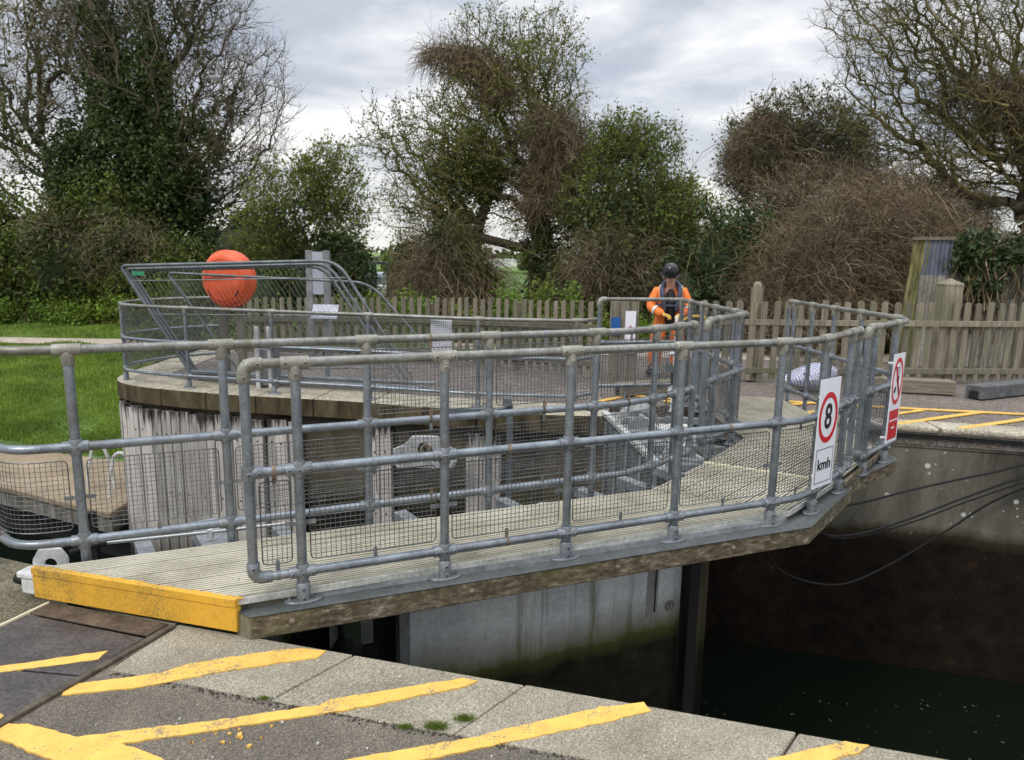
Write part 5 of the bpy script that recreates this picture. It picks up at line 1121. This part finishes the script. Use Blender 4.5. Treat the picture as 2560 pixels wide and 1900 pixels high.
# ------------------------------------------------------------------ vegetation
rs = np.random.RandomState(11)
def in_ell(ells, n):
    """n random points spread through weighted ellipsoids (cx,cy,cz,rx,ry,rz,weight)"""
    w = np.array([e[6] for e in ells], float); w /= w.sum(); k = rs.choice(len(ells), n, p=w); e = np.array([x[:6] for x in ells])[k]
    d = rs.normal(size=(n, 3)); d /= np.linalg.norm(d, axis=1)[:, None]; r_ = rs.rand(n) ** (1 / 2.4); return e[:, :3] + d * r_[:, None] * e[:, 3:6]
def seg_mesh(name, A, B, ra, rb, mat, parent, sides=3):
    A = np.asarray(A, float); B = np.asarray(B, float); n = len(A); d = B - A; L_ = np.linalg.norm(d, axis=1); ok = L_ > 1e-5; A, B, d, ra, rb, L_ = A[ok], B[ok], d[ok], np.asarray(ra)[ok], np.asarray(rb)[ok], L_[ok]; n = len(A)
    d /= L_[:, None]; ref = np.where(np.abs(d[:, 2:3]) > .9, [[1., 0, 0]], [[0, 0, 1.]]); u = np.cross(d, ref); u /= np.linalg.norm(u, axis=1)[:, None]; v = np.cross(d, u); V = np.zeros((n, 2 * sides, 3))
    for k in range(sides):
        q = 2 * PI * k / sides; o = u * math.cos(q) + v * math.sin(q); V[:, k] = A + o * ra[:, None]; V[:, sides + k] = B + o * rb[:, None]
    F = np.array([[k, (k + 1) % sides, sides + (k + 1) % sides, sides + k] for k in range(sides)]); F = (F[None] + (np.arange(n) * 2 * sides)[:, None, None]).reshape(-1, 4)
    return np_mesh(name, V.reshape(-1, 3), F, mat, parent, smooth=sides > 3)
def leaf_mesh(name, P, size, mat, parent, droop=.0, long=1.5, flat=0.0):
    n = len(P); a = rs.normal(size=(n, 3)); a[:, 2] *= (1 - flat); a[:, 2] -= droop; a /= np.linalg.norm(a, axis=1)[:, None]; c = np.cross(a, rs.normal(size=(n, 3))); c /= np.linalg.norm(c, axis=1)[:, None]; s = size * rs.uniform(.6, 1.35, n)[:, None]
    V = np.stack([P - a * s * .5 * long, P + c * s * .42, P + a * s * .5 * long, P - c * s * .42], 1); F = np.arange(4 * n).reshape(n, 4); return np_mesh(name, V.reshape(-1, 3), F, mat, parent)
def skeleton(root, trunk, ells, N_, bf=.25, step=None):
    P = in_ell(ells, N_); T = [np.array(root, float)]
    for q in trunk: T.append(np.array(q, float))
    pts = [T[0]]; par = [-1]; pl = [0.0]
    for a, c in zip(T[:-1], T[1:]):
        m_ = max(2, int(np.linalg.norm(c - a) / .35)); j0 = len(pts) - 1
        for k in range(1, m_ + 1): pts.append(a + (c - a) * k / m_ + rs.normal(size=3) * .03); par.append(len(pts) - 2); pl.append(pl[-1] + np.linalg.norm(c - a) / m_)
    P = P[np.argsort(np.linalg.norm(P - T[-1], axis=1))]; X = np.zeros((len(pts) + N_, 3)); X[:len(pts)] = pts; pl = np.array(pl + [0] * N_, float); par = par + [0] * N_; n = len(pts)
    for p in P:
        dd = np.linalg.norm(X[:n] - p, axis=1); lo = max(1, 0); cost = dd + bf * pl[:n]; cost[:max(1, int(len(pts) * .3))] += 2; j = int(np.argmin(cost)); X[n] = p; par[n] = j; pl[n] = pl[j] + dd[j]; n += 1
    par = np.array(par); w = np.ones(n)
    for i in range(n - 1, 0, -1): w[par[i]] += w[i]
    return X, par, w
def tree(name, lab, root, trunk, ells, N_=900, r0_=.22, tw=(3, .55, .006), bark='bark', twm='twig', leaves=(), bf=.45, cat='tree', group=None, minr=.009, twig_up=.3, pw=.5):
    t = empty(name, root, label=lab, cat=cat, group=group); O = np.array(root, float)
    X, par, w = skeleton(root, trunk, ells, N_, bf); X = X - O; i = np.arange(1, len(X)); rr = np.maximum(minr, r0_ * (w / w[0]) ** pw)
    A = X[par[i]]; B = X[i]; mid = (A + B) / 2 + rs.normal(size=A.shape) * (np.linalg.norm(B - A, axis=1)[:, None] * .09); ra = np.minimum(rr[par[i]], rr[i] * 1.35); rb = rr[i]; rm = (ra + rb) / 2
    thick = rb > r0_ * .22
    def both(mask): return np.concatenate([A[mask], mid[mask]]), np.concatenate([mid[mask], B[mask]]), np.concatenate([ra[mask], rm[mask]]), np.concatenate([rm[mask], rb[mask]])
    seg_mesh('trunk', *both(thick), M[bark], t, 7)
    # fine twigs: two-piece curving shoots from every thin node
    thin = np.where((rr < r0_ * .18))[0]; thin = thin[thin > 0]; S0 = np.repeat(thin, tw[0]); d0 = X[S0] - X[par[S0]]; d0 /= (np.linalg.norm(d0, axis=1)[:, None] + 1e-6)
    d1 = d0 * .8 + rs.normal(size=d0.shape) * .55; d1[:, 2] += twig_up * .5; d1 /= np.linalg.norm(d1, axis=1)[:, None]; ln = tw[1] * rs.uniform(.35, 1.1, len(S0))[:, None]; p1_ = X[S0] + d1 * ln * .5
    d2 = d1 + rs.normal(size=d0.shape) * .35; d2[:, 2] += twig_up; d2 /= np.linalg.norm(d2, axis=1)[:, None]; p2_ = p1_ + d2 * ln * .5
    s3 = p1_ + (d1 + rs.normal(size=d0.shape) * .8) * ln * .3; k = tw[2]; a_, b_, c_, d_ = both(~thick); one = np.ones(len(S0))
    seg_mesh('crown', np.concatenate([a_, X[S0], p1_, p1_]), np.concatenate([b_, p1_, p2_, s3]), np.concatenate([c_, one * k, one * k * .8, one * k * .7]), np.concatenate([d_, one * k * .8, one * k * .4, one * k * .4]), M[twm], t, 3)
    for (mt, n, size, sub_e, spread) in leaves:
        if sub_e is None: base_ = np.concatenate([p2_, p1_, X[thin]]); P = base_[rs.randint(len(base_), size=n)] + rs.normal(size=(n, 3)) * spread
        elif sub_e == 'limbs': li_ = np.where(rb > r0_ * .10)[0]; q = rs.randint(len(li_), size=n); f = rs.rand(n)[:, None]; P = A[li_[q]] * (1 - f) + B[li_[q]] * f + rs.normal(size=(n, 3)) * spread
        else: P = clumps(sub_e, n, spread) - O
        leaf_mesh('foliage', P, size, M[mt], t)
    return t
def clumps(ells, n, spread, per=70):
    c = in_ell(ells, max(1, n // per)); e = np.array([x[:6] for x in ells]); P = c[rs.randint(len(c), size=n)] + rs.normal(size=(n, 3)) * spread
    return P
def bush(name, lab, ells, n, size, mats, spread=.22, core='core_green', twigs=600, cat='bush', per=70, group=None, corek=.62, twm='twig_olive'):
    O = np.array([ells[0][0], ells[0][1], ells[0][2] - ells[0][5]]); t = empty(name, O, label=lab, cat=cat, group=group)
    for mt, f in mats: leaf_mesh('foliage', clumps(ells, int(n * f), spread, per) - O, size, M[mt], t)
    c = in_ell(ells, twigs); root = c.copy(); root[:, 2] -= rs.uniform(.3, .9, twigs) * 1.0; root[:, :2] += rs.normal(size=(twigs, 2)) * .15; mid = (c + root) / 2 + rs.normal(size=c.shape) * .08; tip = c + rs.normal(size=c.shape) * .18; tip[:, 2] += .22
    one = np.ones(twigs); seg_mesh('stems', np.concatenate([root, mid, c]) - O, np.concatenate([mid, c, tip]) - O, np.concatenate([one * .014, one * .011, one * .008]), np.concatenate([one * .011, one * .008, one * .003]), M[twm], t, 3)
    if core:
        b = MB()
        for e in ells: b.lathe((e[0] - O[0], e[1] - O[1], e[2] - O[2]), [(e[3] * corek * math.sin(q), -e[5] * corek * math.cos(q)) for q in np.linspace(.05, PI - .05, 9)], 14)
        b.build('dark_core', M[core], t, smooth=True)  # added solid core, coloured dark as inner shade, blocks the view through
    return t
def bramble(name, lab, ells, n, mat='bramble', parent_lab=None, ln=.9, grav=.35, core=True, rad_=.006, dirx=0, corek=.86, cat='bramble thicket'):
    O = np.array([ells[0][0], ells[0][1], max(0, ells[0][2] - ells[0][5])]); t = empty(name, O, label=lab, cat=cat); w = np.array([e[6] for e in ells], float); w /= w.sum(); k = rs.choice(len(ells), n, p=w); e = np.array([x[:6] for x in ells])[k]
    d = rs.normal(size=(n, 3)); d[:, 2] = np.abs(d[:, 2]) * .9 - .15; d /= np.linalg.norm(d, axis=1)[:, None]; P = e[:, :3] + d * e[:, 3:6] * rs.uniform(.72, 1.02, n)[:, None] * (1 + .16 * np.sin(d[:, 0] * 7 + e[:, 0]) * np.cos(d[:, 2] * 6 + e[:, 2]) + .10 * np.sin(d[:, 0] * 17 + d[:, 2] * 13))[:, None]
    v = rs.normal(size=(n, 3)) * .8 + d * .35; v[:, 2] += .35; v[:, 0] += dirx; v /= np.linalg.norm(v, axis=1)[:, None]; A = []; B = []; ra = []; rb = []; ns = 5; vr_ = .55 + rs.rand(n) ** 3 * 1.5; L_ = ln * (rs.uniform(.4, 1.2, n) * (1 + .9 * (rs.rand(n) > .95)))[:, None] / ns
    for s in range(ns):
        Q = P + v * L_; A.append(P); B.append(Q); ra.append(vr_ * rad_ * (1 - s * .14)); rb.append(vr_ * rad_ * (1 - (s + 1) * .14)); v = v + rs.normal(size=v.shape) * .28; v[:, 2] -= grav; v /= np.linalg.norm(v, axis=1)[:, None]; P = Q
    seg_mesh('stems', np.concatenate(A) - O, np.concatenate(B) - O, np.concatenate(ra), np.concatenate(rb), M[mat], t, 3)
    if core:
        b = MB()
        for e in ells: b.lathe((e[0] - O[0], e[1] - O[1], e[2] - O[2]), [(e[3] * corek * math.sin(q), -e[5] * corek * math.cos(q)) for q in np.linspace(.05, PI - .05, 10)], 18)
        b.build('dark_core', M['core_brown'], t, smooth=True)  # added core closes the mound, its dark colour stands for inner shade
    return t

# --- left group, about 30 m away
tree('bare_tree', 'big half bare tree at left, its trunks smothered in ivy, twigs arching right', (-14.2, 30, -1), [(-14.2, 30, 1.5), (-14.6, 30, 4), (-14.6, 30, 7)],
     [(-14.5, 30, 10.5, 3.6, 3, 4.2, 2.2), (-11.6, 30, 8.0, 2.8, 2.5, 3.6, 3.2), (-17.5, 30, 10, 3.2, 3, 4.5, 2), (-11.6, 30, 4.6, 2.6, 2, 1.9, 1.4), (-13, 30, 13, 3.2, 2, 3, 1.5)], 1500, .34, (4, 1.0, .0085), leaves=[
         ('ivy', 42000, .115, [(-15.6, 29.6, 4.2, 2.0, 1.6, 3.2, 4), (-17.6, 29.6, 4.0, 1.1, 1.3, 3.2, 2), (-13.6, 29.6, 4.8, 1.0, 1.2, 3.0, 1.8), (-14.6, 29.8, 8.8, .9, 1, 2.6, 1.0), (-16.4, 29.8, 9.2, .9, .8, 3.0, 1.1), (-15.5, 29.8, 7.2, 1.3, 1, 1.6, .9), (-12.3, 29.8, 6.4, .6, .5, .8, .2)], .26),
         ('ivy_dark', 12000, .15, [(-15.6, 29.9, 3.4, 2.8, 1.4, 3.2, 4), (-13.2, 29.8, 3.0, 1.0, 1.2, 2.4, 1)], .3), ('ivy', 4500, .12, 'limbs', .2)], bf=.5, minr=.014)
tree('bare_tree', 'second tall bare tree at the far left edge with thin forking stems', (-19.5, 31, -1), [(-19.5, 31, 3), (-19.8, 31, 6)],
     [(-19.5, 31, 9.5, 3.2, 3, 5.2, 3), (-22.5, 31, 7.5, 2.6, 2, 4.5, 2), (-17.6, 31, 11.5, 2.6, 2, 3.6, 2)], 1100, .28, (4, .95, .0085), twm='twig_olive', leaves=[('ivy', 3200, .13, 'limbs', .22), ('olive', 900, .10, None, .12)], bf=.5, minr=.018)
bush('hedge', 'tall green and brown hedge along the grass at left', [(-17.4, 27.8, .9, 2.4, 1.4, 2.6, 3), (-14.6, 27.8, .6, 2.2, 1.3, 2.4, 3), (-20.4, 28, 1.2, 2.6, 1.5, 2.9, 3), (-12.4, 27.6, .2, 1.9, 1.2, 1.8, 2), (-10.2, 27.5, .0, 1.8, 1.1, 1.5, 2), (-16, 28.6, 3.0, 2, 1, 1.3, 1)], 78000, .115, [('olive', .5), ('ivy', .22), ('spring', .28)], .30, twigs=900, cat='hedge', per=45, corek=.5)
bramble('bramble', 'reddish brown dead stems in the middle of the left hedge', [(-14.4, 26.7, .9, 1.8, .6, 2.1, 3), (-17, 26.6, 1.8, 1.2, .5, 1.5, 1)], 900, core=False, ln=.8, rad_=.011)
bush('bush', 'dark ivy bush between the big left tree and the orange case', [(-11.0, 29, 1.9, 1.7, 1, 1.5, 3), (-9.2, 28.6, 1.4, 1.2, 1, 1.1, 2)], 9000, .12, [('ivy_dark', .7), ('ivy', .3)], .2)
tree('small_tree', 'light leafed small tree behind the orange lifebuoy case', (-7.6, 26, -.8), [(-7.6, 26, 1.2), (-7.5, 26, 2.2)], [(-7.4, 26, 3.3, 2.3, 1.6, 1.9, 3), (-8.6, 26, 2.2, 1.5, 1.2, 1.4, 1.4), (-6.6, 26, 4.2, 1.2, 1, 1.4, 1)], 700, .14, (5, .6, .008), twm='twig_olive', leaves=[('spring', 7000, .085, None, .07), ('olive', 3500, .08, None, .1)])
bush('bush', 'rounded dark ivy bush below the light leafed small tree', [(-6.2, 25.5, 1.3, 1.1, .9, 1.5, 3), (-7.4, 25.5, .5, 1.2, .9, 1.3, 2), (-5.7, 25.5, .4, .7, .7, 1.2, 1)], 9000, .11, [('ivy_dark', .6), ('ivy', .4)], .2)
bush('bush', 'olive bushes in the gap behind the barriers', [(-9.0, 25, .2, 1.8, .9, 1.5, 3), (-11.2, 25, .0, 1.5, .9, 1.3, 2)], 12000, .09, [('olive', .7), ('spring', .3)], .22)
# --- centre tree, about 18 m away
tree('hawthorn_tree', 'large centre tree with twisted trunks and a dark knot of dead creeper', (.75, 18, -.3), [(.7, 18, .9), (.62, 18, 2.2), (.35, 18, 3.6)],
     [(-.2, 18, 5.0, 1.9, 1.5, 1.9, 4), (-1.8, 18, 4.3, 1.6, 1.2, 1.5, 2.6), (.6, 18, 6.3, 1.1, 1, 1.4, 1.6), (-.5, 18, 6.6, 1.2, 1, 1.0, 1), (1.2, 18, 3.6, 1.1, 1, 1.5, 2), (-2.2, 18, 2.9, 1.2, 1, .9, .9), (-3.2, 18, 4.6, .9, .5, .8, .4), (-1.9, 18, 2.6, 1.1, .8, .8, .8), (.15, 18, 2.4, .6, .6, .7, .35), (1.5, 18, 2.4, .5, .6, .9, .6)], 1950, .27, (4, .42, .005), twm='twig_olive', leaves=[('spring', 12500, .042, None, .05), ('olive', 9000, .045, None, .07), ('olive', 9000, .05, 'limbs', .12), ('ivy', 4500, .055, [(.7, 17.9, 1.9, .24, .24, 1.6, 3), (.5, 17.9, 3.2, .3, .3, .8, 1)], .09)], bf=.42, minr=.009)
tree('hawthorn_tree', 'slimmer ivy clad trunk standing left of the large centre tree trunk', (-.95, 18.2, -.3), [(-.95, 18.2, 1.4), (-.9, 18.2, 2.6), (-.6, 18.2, 3.4)], [(-1.3, 18.2, 4.0, 1.1, .9, 1.0, 2), (-.6, 18.2, 3.6, .7, .8, .8, 1), (-1.2, 18.2, 2.5, .6, .6, .7, .6)], 460, .15, (4, .4, .006), twm='twig_olive', leaves=[('olive', 5500, .055, 'limbs', .14), ('spring', 2500, .05, None, .06)])
bramble('dead_creeper', 'dark brown knot of dead creeper high in the centre tree', [(-1.5, 17.6, 6.2, .7, .5, .38, 2), (-.9, 17.6, 5.95, .7, .5, .42, 2), (-.45, 17.6, 5.4, .42, .4, .7, 2)], 3800, 'bramble', ln=.65, grav=.30, rad_=.006, core=False, dirx=-.3, cat='dead creeper')
bramble('dead_creeper', 'brown mat of dead creeper hanging down the right side of the centre tree', [(.75, 17.5, 4.5, .6, .5, .6, 2), (1.25, 17.5, 3.9, .65, .5, .8, 2), (.75, 17.5, 2.9, .5, .4, 1.2, 2)], 3600, 'bramble', ln=.9, grav=.34, rad_=.006, core=False, cat='dead creeper')
bramble('bramble', 'brown curtain of dead stems at the foot of the centre tree', [(-1.6, 17, .7, .75, .6, 1.55, 3), (-1.0, 17, .5, .5, .6, 1.15, 1.6), (-2.0, 17, .2, .6, .6, .95, 1)], 5200, 'bramble', ln=1.3, grav=.40, rad_=.0065, corek=.8)
bush('bush', 'olive green shrub growing over the right side of the brown curtain of stems', [(-.95, 16.7, 1.3, .5, .4, .7, 2), (-1.5, 16.9, 2.1, .5, .4, .35, 1)], 5500, .06, [('olive', .7), ('ivy_dark', .3)], .14, core=None, twigs=250)
bush('bush', 'dark shrub clinging to the foot of the main centre trunk', [(.78, 17.6, 1.2, .42, .5, 1.5, 3), (.75, 17.4, .3, .5, .4, .9, 2)], 6000, .07, [('ivy_dark', .6), ('olive', .4)], .14)
bush('bush', 'low olive shrub left of the brown curtain of dead stems', [(-2.85, 19, .8, .42, .7, 1.3, 3), (-2.7, 19, 1.4, .5, .6, .9, 1)], 5000, .075, [('ivy_dark', .5), ('olive', .5)], .16)
# --- right of centre
tree('small_tree', 'round leafy tree behind the worker with a loose airy top', (2.7, 17, -.2), [(2.7, 17, 1.0), (2.7, 17, 2.0)], [(2.7, 17, 3.0, 1.7, 1.3, 1.35, 4), (3.7, 17, 2.6, 1.1, .9, 1.0, 2), (2.4, 17, 4.2, .9, .8, .75, 1), (3.0, 17, 4.4, .9, .5, .5, .4)], 1100, .13, (5, .40, .0055), twm='twig_olive', leaves=[('spring', 15000, .05, None, .06), ('olive', 6000, .055, None, .1)])
bush('bush', 'dark green shrub mass under the round leafy tree', [(2.1, 16.4, 1.5, 1.1, .9, 1.7, 3), (3.1, 16.4, 1.3, 1.0, .8, 1.6, 3), (1.4, 16.4, .7, .7, .6, 1.2, 1)], 17000, .075, [('ivy_dark', .45), ('olive', .45), ('ivy', .1)], .17)
bramble('bramble', 'grey brown stems hanging through the dark shrub behind the worker', [(2.3, 15.8, 1.0, 1.2, .4, 1.4, 3)], 1500, ln=1.0, core=False, rad_=.006)
bush('bush', 'dark holly like shrub just right of the worker', [(4.4, 15.6, 1.4, .9, .8, 1.5, 3), (5.1, 15.6, 1.2, .8, .8, 1.7, 2), (3.7, 15.4, .8, .7, .6, 1.2, 1)], 17000, .07, [('ivy_dark', .8), ('ivy', .2)], .15)
tree('small_tree', 'thin leafy tree with a brownish left side, above the bramble mound', (7.4, 20, -.2), [(7.4, 20, 1.5), (7.6, 20, 3.0)], [(7.7, 20, 4.9, 1.7, 1.2, 1.35, 3), (6.6, 20, 4.3, 1.1, .9, 1.5, 2), (9.0, 20, 4.5, 1.1, .9, 1.1, 1.3)], 1300, .14, (5, .45, .007), leaves=[('ivy', 6500, .065, None, .08), ('olive', 3500, .06, None, .1)])
bramble('dead_creeper', 'rusty brown creeper over the left flank of the thin leafy tree', [(6.5, 19.4, 4.0, .8, .6, 1.5, 3)], 2600, 'bramble', ln=.8, core=False, rad_=.007, cat='dead creeper')
bramble('bramble', 'huge brown mound of tangled bramble behind the right fence', [(6.1, 14.8, .7, 1.2, 1.3, 1.75, 3), (7.0, 15.2, 1.5, .9, 1.2, 1.75, 2), (7.9, 15.4, 1.2, 1.2, 1.4, 2.25, 3), (8.9, 15.8, 1.4, 1.1, 1.2, 1.5, 2), (9.7, 15.9, .9, .9, .9, 1.6, 1), (5.3, 14.2, .2, .8, .8, 1.15, 1.2), (5.6, 14.6, 1.1, .6, .8, .9, .8)], 24000, 'bramble', ln=1.0, grav=.30, rad_=.0065, corek=.88)
bush('bush', 'brown and green thicket behind the bramble mound', [(6.8, 18.5, 2.0, 1.6, .8, 1.6, 3), (8.6, 18.5, 2.2, 1.7, .8, 1.5, 3), (10.4, 18.5, 1.9, 1.4, .8, 1.6, 2)], 12000, .075, [('olive', .5), ('ivy_dark', .5)], .2)
bramble('bramble', 'upper brown thicket joining the mound to the big bare tree', [(8.0, 17.8, 2.6, 2.3, .8, 1.5, 3), (10.2, 17.8, 2.4, 1.5, .8, 1.4, 2)], 6500, 'bramble', ln=.9, core=False, rad_=.0075)
tree('bare_tree', 'spreading bare tree leaning in from the right edge with mossy limbs', (12.6, 17, -.2), [(12.4, 17, 1.6), (12.0, 17, 3.4), (11.6, 17, 4.6)],
     [(9.6, 17, 5.9, 2.6, 1.6, 1.9, 4), (11.6, 17, 7.0, 2.2, 1.8, 2.0, 3), (8.4, 17, 7.3, 1.8, 1.2, 1.6, 2.0), (11.2, 17, 4.2, 1.9, 1.2, 1.3, 2.5), (9.6, 17, 4.4, 1.3, 1, .9, 1)], 2200, .30, (4, .5, .0052), twm='twig_olive', bf=.42, minr=.010, twig_up=.1, leaves=[('olive', 1500, .05, None, .05)])
bramble('dead_creeper', 'dense brown clump in the heart of the spreading bare tree', [(11.4, 16.7, 4.9, .9, .7, .9, 3), (10.4, 16.8, 5.3, 1.0, .6, .6, 1)], 3800, 'bramble', ln=.8, core=False, rad_=.0075, cat='dead creeper')
bush('ivy', 'heavy ivy spilling over the roof and front of the corrugated shed', [(7.95, 12.42, 1.95, .34, .22, .36, 3), (8.1, 12.36, 1.55, .28, .14, .42, 2), (8.65, 12.4, 2.0, .45, .2, .16, 1), (9.3, 12.35, 1.85, .35, .2, .4, 1)], 5200, .062, [('ivy_dark', .75), ('ivy', .25)], .09, twigs=260, cat='ivy', per=35, twm='bramble')
bush('bush', 'dark bush at the right edge above the shed', [(11.2, 15, 2.2, 1.0, .8, 1.0, 2), (10.6, 13.6, 1.0, .7, .5, 1.3, 2)], 7000, .08, [('ivy_dark', .8), ('ivy', .2)], .16)
# --- fresh green shoots along the fences and the hedge foot
def shoots(lab, spots, n, size, grp='clumps of fresh green shoots'):
    for i, (x, y, z, r_, h, l2) in enumerate(spots):
        t = empty('leafy_plant', (x, y, z), label=l2, cat='plant', group=grp); k = int(14 * r_ / .3) + 6; rt = np.stack([rs.normal(0, r_ * .45, k), rs.normal(0, r_ * .3, k), np.zeros(k)], 1); tp = rt + np.stack([rs.normal(0, .1, k), rs.normal(0, .08, k), h * rs.uniform(.6, 1.05, k)], 1)
        seg_mesh('stems', rt, tp, np.full(k, .008), np.full(k, .004), M['twig_olive'], t, 3); f = rs.rand(n)[:, None] ** .6; q = rs.randint(k, size=n); P = rt[q] * (1 - f) + tp[q] * f + rs.normal(size=(n, 3)) * [.07, .06, .04]; leaf_mesh('foliage', P, size, M['sprout'] if i % 3 else M['spring'], t)
shoots('', [(-3.1, 14.2, -.05, .5, 1.15, 'bright green shoots over the left fence, below the green frame'), (-1.9, 13.9, -.05, .4, 1.2, 'bright green shoots in front of the brown curtain of dead stems'), (-.15, 14.2, -.05, .3, 1.3, 'leftmost bright shoots of the tall trio over the left fence'),
            (.5, 14.0, -.05, .38, 1.55, 'tallest bright green shoots above the left fence, under the centre trunk'), (1.15, 14.1, -.05, .45, 1.35, 'broad bright green shoots just left of the worker'), (2.35, 13.8, -.05, .4, .8, 'low green shoots seen beside the worker behind the boarded post')], 850, .055)
bush('undergrowth', 'green nettles along the lane behind the right fence', [(x, 14.6 + .1 * math.sin(x), .12, .5, .3, .42, 1) for x in np.arange(2.4, 11.5, .7)], 15000, .05, [('spring', .5), ('ivy', .5)], .12, core=None, twigs=200, cat='nettles')
bush('undergrowth', 'fresh green weeds along the foot of the left hedge', [(x, 26.3 + .2 * math.sin(x * 2), -.75, .9, .5, .55 + .35 * max(0, math.sin(x * 1.7)), 1) for x in np.arange(-19.5, -8, 1.0)], 15000, .085, [('sprout', .5), ('spring', .5)], .16, core=None, twigs=300, cat='weeds')
bush('undergrowth', 'green undergrowth behind the left picket fence', [(x, 15.6 + .3 * math.sin(x * 2), .0, .6, .4, .6, 1) for x in np.arange(-7.5, 2.6, .8)], 17000, .06, [('spring', .4), ('olive', .6)], .16, core=None, twigs=500, cat='undergrowth')
# --- distant hedge line and bushes at the field's end
bush('hedge', 'long dark hedge on the skyline across the field', [(x, 118, .2, 7, 2, 1.15 + .5 * math.sin(x * .3), 1) for x in np.arange(-130, 150, 8)], 16000, .8, [('olive', .6), ('ivy_dark', .4)], .8, twigs=10, cat='hedge', corek=.85)
for i, (x, y, h, l2) in enumerate(((-17, 70, 3.4, 'faint round tree far across the field at left of centre'), (-9.5, 64, 2.6, 'small far bush behind the white car'), (2.5, 80, 2.2, 'low far bush glimpsed between the centre trunks'), (17, 60, 4, 'far bush behind the right hand thicket'))):
    bush('bush', l2, [(x, y, h * .4, h * .8, 2, h * .62, 1)], 5000, .25, [('olive', .6), ('spring', .4)], .4, twigs=60)
b = MB(); b.box((2, 100, .55), (26, 4, 1.1)); tag(b.build('farm_building', M['white']), 'low white building far off at the end of the field', 'building')

# --- grass
def grass(name, xs, ys, n, h, lab):
    x = rs.uniform(*xs, n * 2); y = rs.uniform(*ys, n * 2); lim = np.where(x < -5.9, 12.75 - .307 * (x + 7.35), 13.3); pc = np.interp(x, [-30, -22, -16, -12.5, -9, -6, -3], [23.2, 22.4, 21.6, 21.6, 21.2, 20.6, 19.5]); ok = (y > lim) & ((np.abs(y - pc) > .62) | (x > -3)); lc = np.interp(x, [-2, 2, 5, 9, 14], [15.0, 13.9, 13.6, 13.7, 13.9]); ok &= (np.abs(y - lc) > .7) | (x < -2.2); x = x[ok][:n]; y = y[ok][:n]; n = len(x)
    z = np.array([terrain_z(a, c) + .0 for a, c in zip(x, y)]); B0 = np.stack([x, y, z], 1); q = rs.uniform(0, 2 * PI, n); w = .007 * rs.uniform(.7, 1.6, n) * (1 + (y - 12) * .06); hh = h * rs.uniform(.5, 1.3, n) * (1 + .5 * np.sin(x * 2.3) * np.sin(y * 1.9)); d = np.stack([np.cos(q), np.sin(q), np.zeros(n)], 1) * w[:, None]; tip = B0 + np.stack([rs.normal(0, .045, n), rs.normal(0, .045, n), hh], 1); mid = B0 * .5 + tip * .5 + np.stack([np.zeros(n), np.zeros(n), hh * .14], 1)
    V = np.stack([B0 - d, B0 + d, mid + d * .7, mid - d * .7, tip], 1).reshape(-1, 3); k = np.arange(n) * 5; F = np.concatenate([np.stack([k, k + 1, k + 2, k + 3], 1), np.stack([k + 3, k + 2, k + 4, k + 4], 1)]); F3 = F
    me = np_mesh(name, V, F[:n], M['grass']); T = np.stack([k + 3, k + 2, k + 4], 1); me2 = me
    V2 = np.stack([mid - d * .7, mid + d * .7, tip], 1).reshape(-1, 3); b_ = np_mesh('tips', V2, np.arange(3 * n).reshape(n, 3), M['grass']); 
    import bmesh; bm = bmesh.new(); bm.from_mesh(me.data); bm.from_mesh(b_.data); bm.to_mesh(me.data); bm.free(); bpy.data.objects.remove(b_)
    return tag(me, lab, 'grass', kind='stuff')
grass('grass', (-19, -5.9), (12.4, 20.8), 95000, .13, 'thick green grass on the slope left of the quay wall')
grass('grass', (-22, -2), (20.5, 27), 38000, .10, 'green grass beyond the trodden path')
grass('grass', (-6, 7), (13.3, 18), 26000, .12, 'rough grass behind the picket fences')
for (x, y, r_, l2) in ((-1.02, 2.70, .016, 'tiny green weed at the first slab corner'), (-.28, 2.53, .035, 'small tuft of weed in the slab joint near the bottom centre'), (-.40, 2.53, .022, 'low weed in the gutter left of the bottom centre tuft'), (-.17, 2.585, .032, 'grass tuft growing from the slab joint above the gutter')):
    n = int(900 * r_ / .03); P = np.stack([rs.normal(0, r_ * .6, n), rs.normal(0, r_ * .3, n), rs.uniform(.002, r_ * .55, n)], 1); Q_ = np.stack([rs.normal(0, r_ * .55, n), rs.normal(0, r_ * .22, n), np.zeros(n)], 1)[:n // 4]; Tq = Q_ * 1.35 + np.stack([rs.normal(0, r_ * .22, len(Q_)), rs.normal(0, r_ * .2, len(Q_)), r_ * rs.uniform(.3, .9, len(Q_))], 1); o = seg_mesh('weed', Q_, Tq, np.full(len(Q_), .0012), np.full(len(Q_), .0004), M['grass'], None, 3); o.location = (x, y, .002); tag(o, l2, 'weed')
# bird droppings, cracks and grit on the slabs
b = MB()
for k in range(130):
    x = rnd.uniform(-1.7, 1.7); y = nearY(x) - rnd.uniform(.02, .9); r_ = rnd.uniform(.0015, .005); b.prism([(x + r_ * math.cos(q) * rnd.uniform(.6, 1.3), y + r_ * math.sin(q)) for q in (0, 1.2, 2.4, 3.6, 4.9)], .0, .0075)
tag(b.build('grit', plain('pale_grit', (.55, .53, .47), .8)), 'pale grit specks scattered on the near slabs and asphalt', 'grit', kind='stuff')
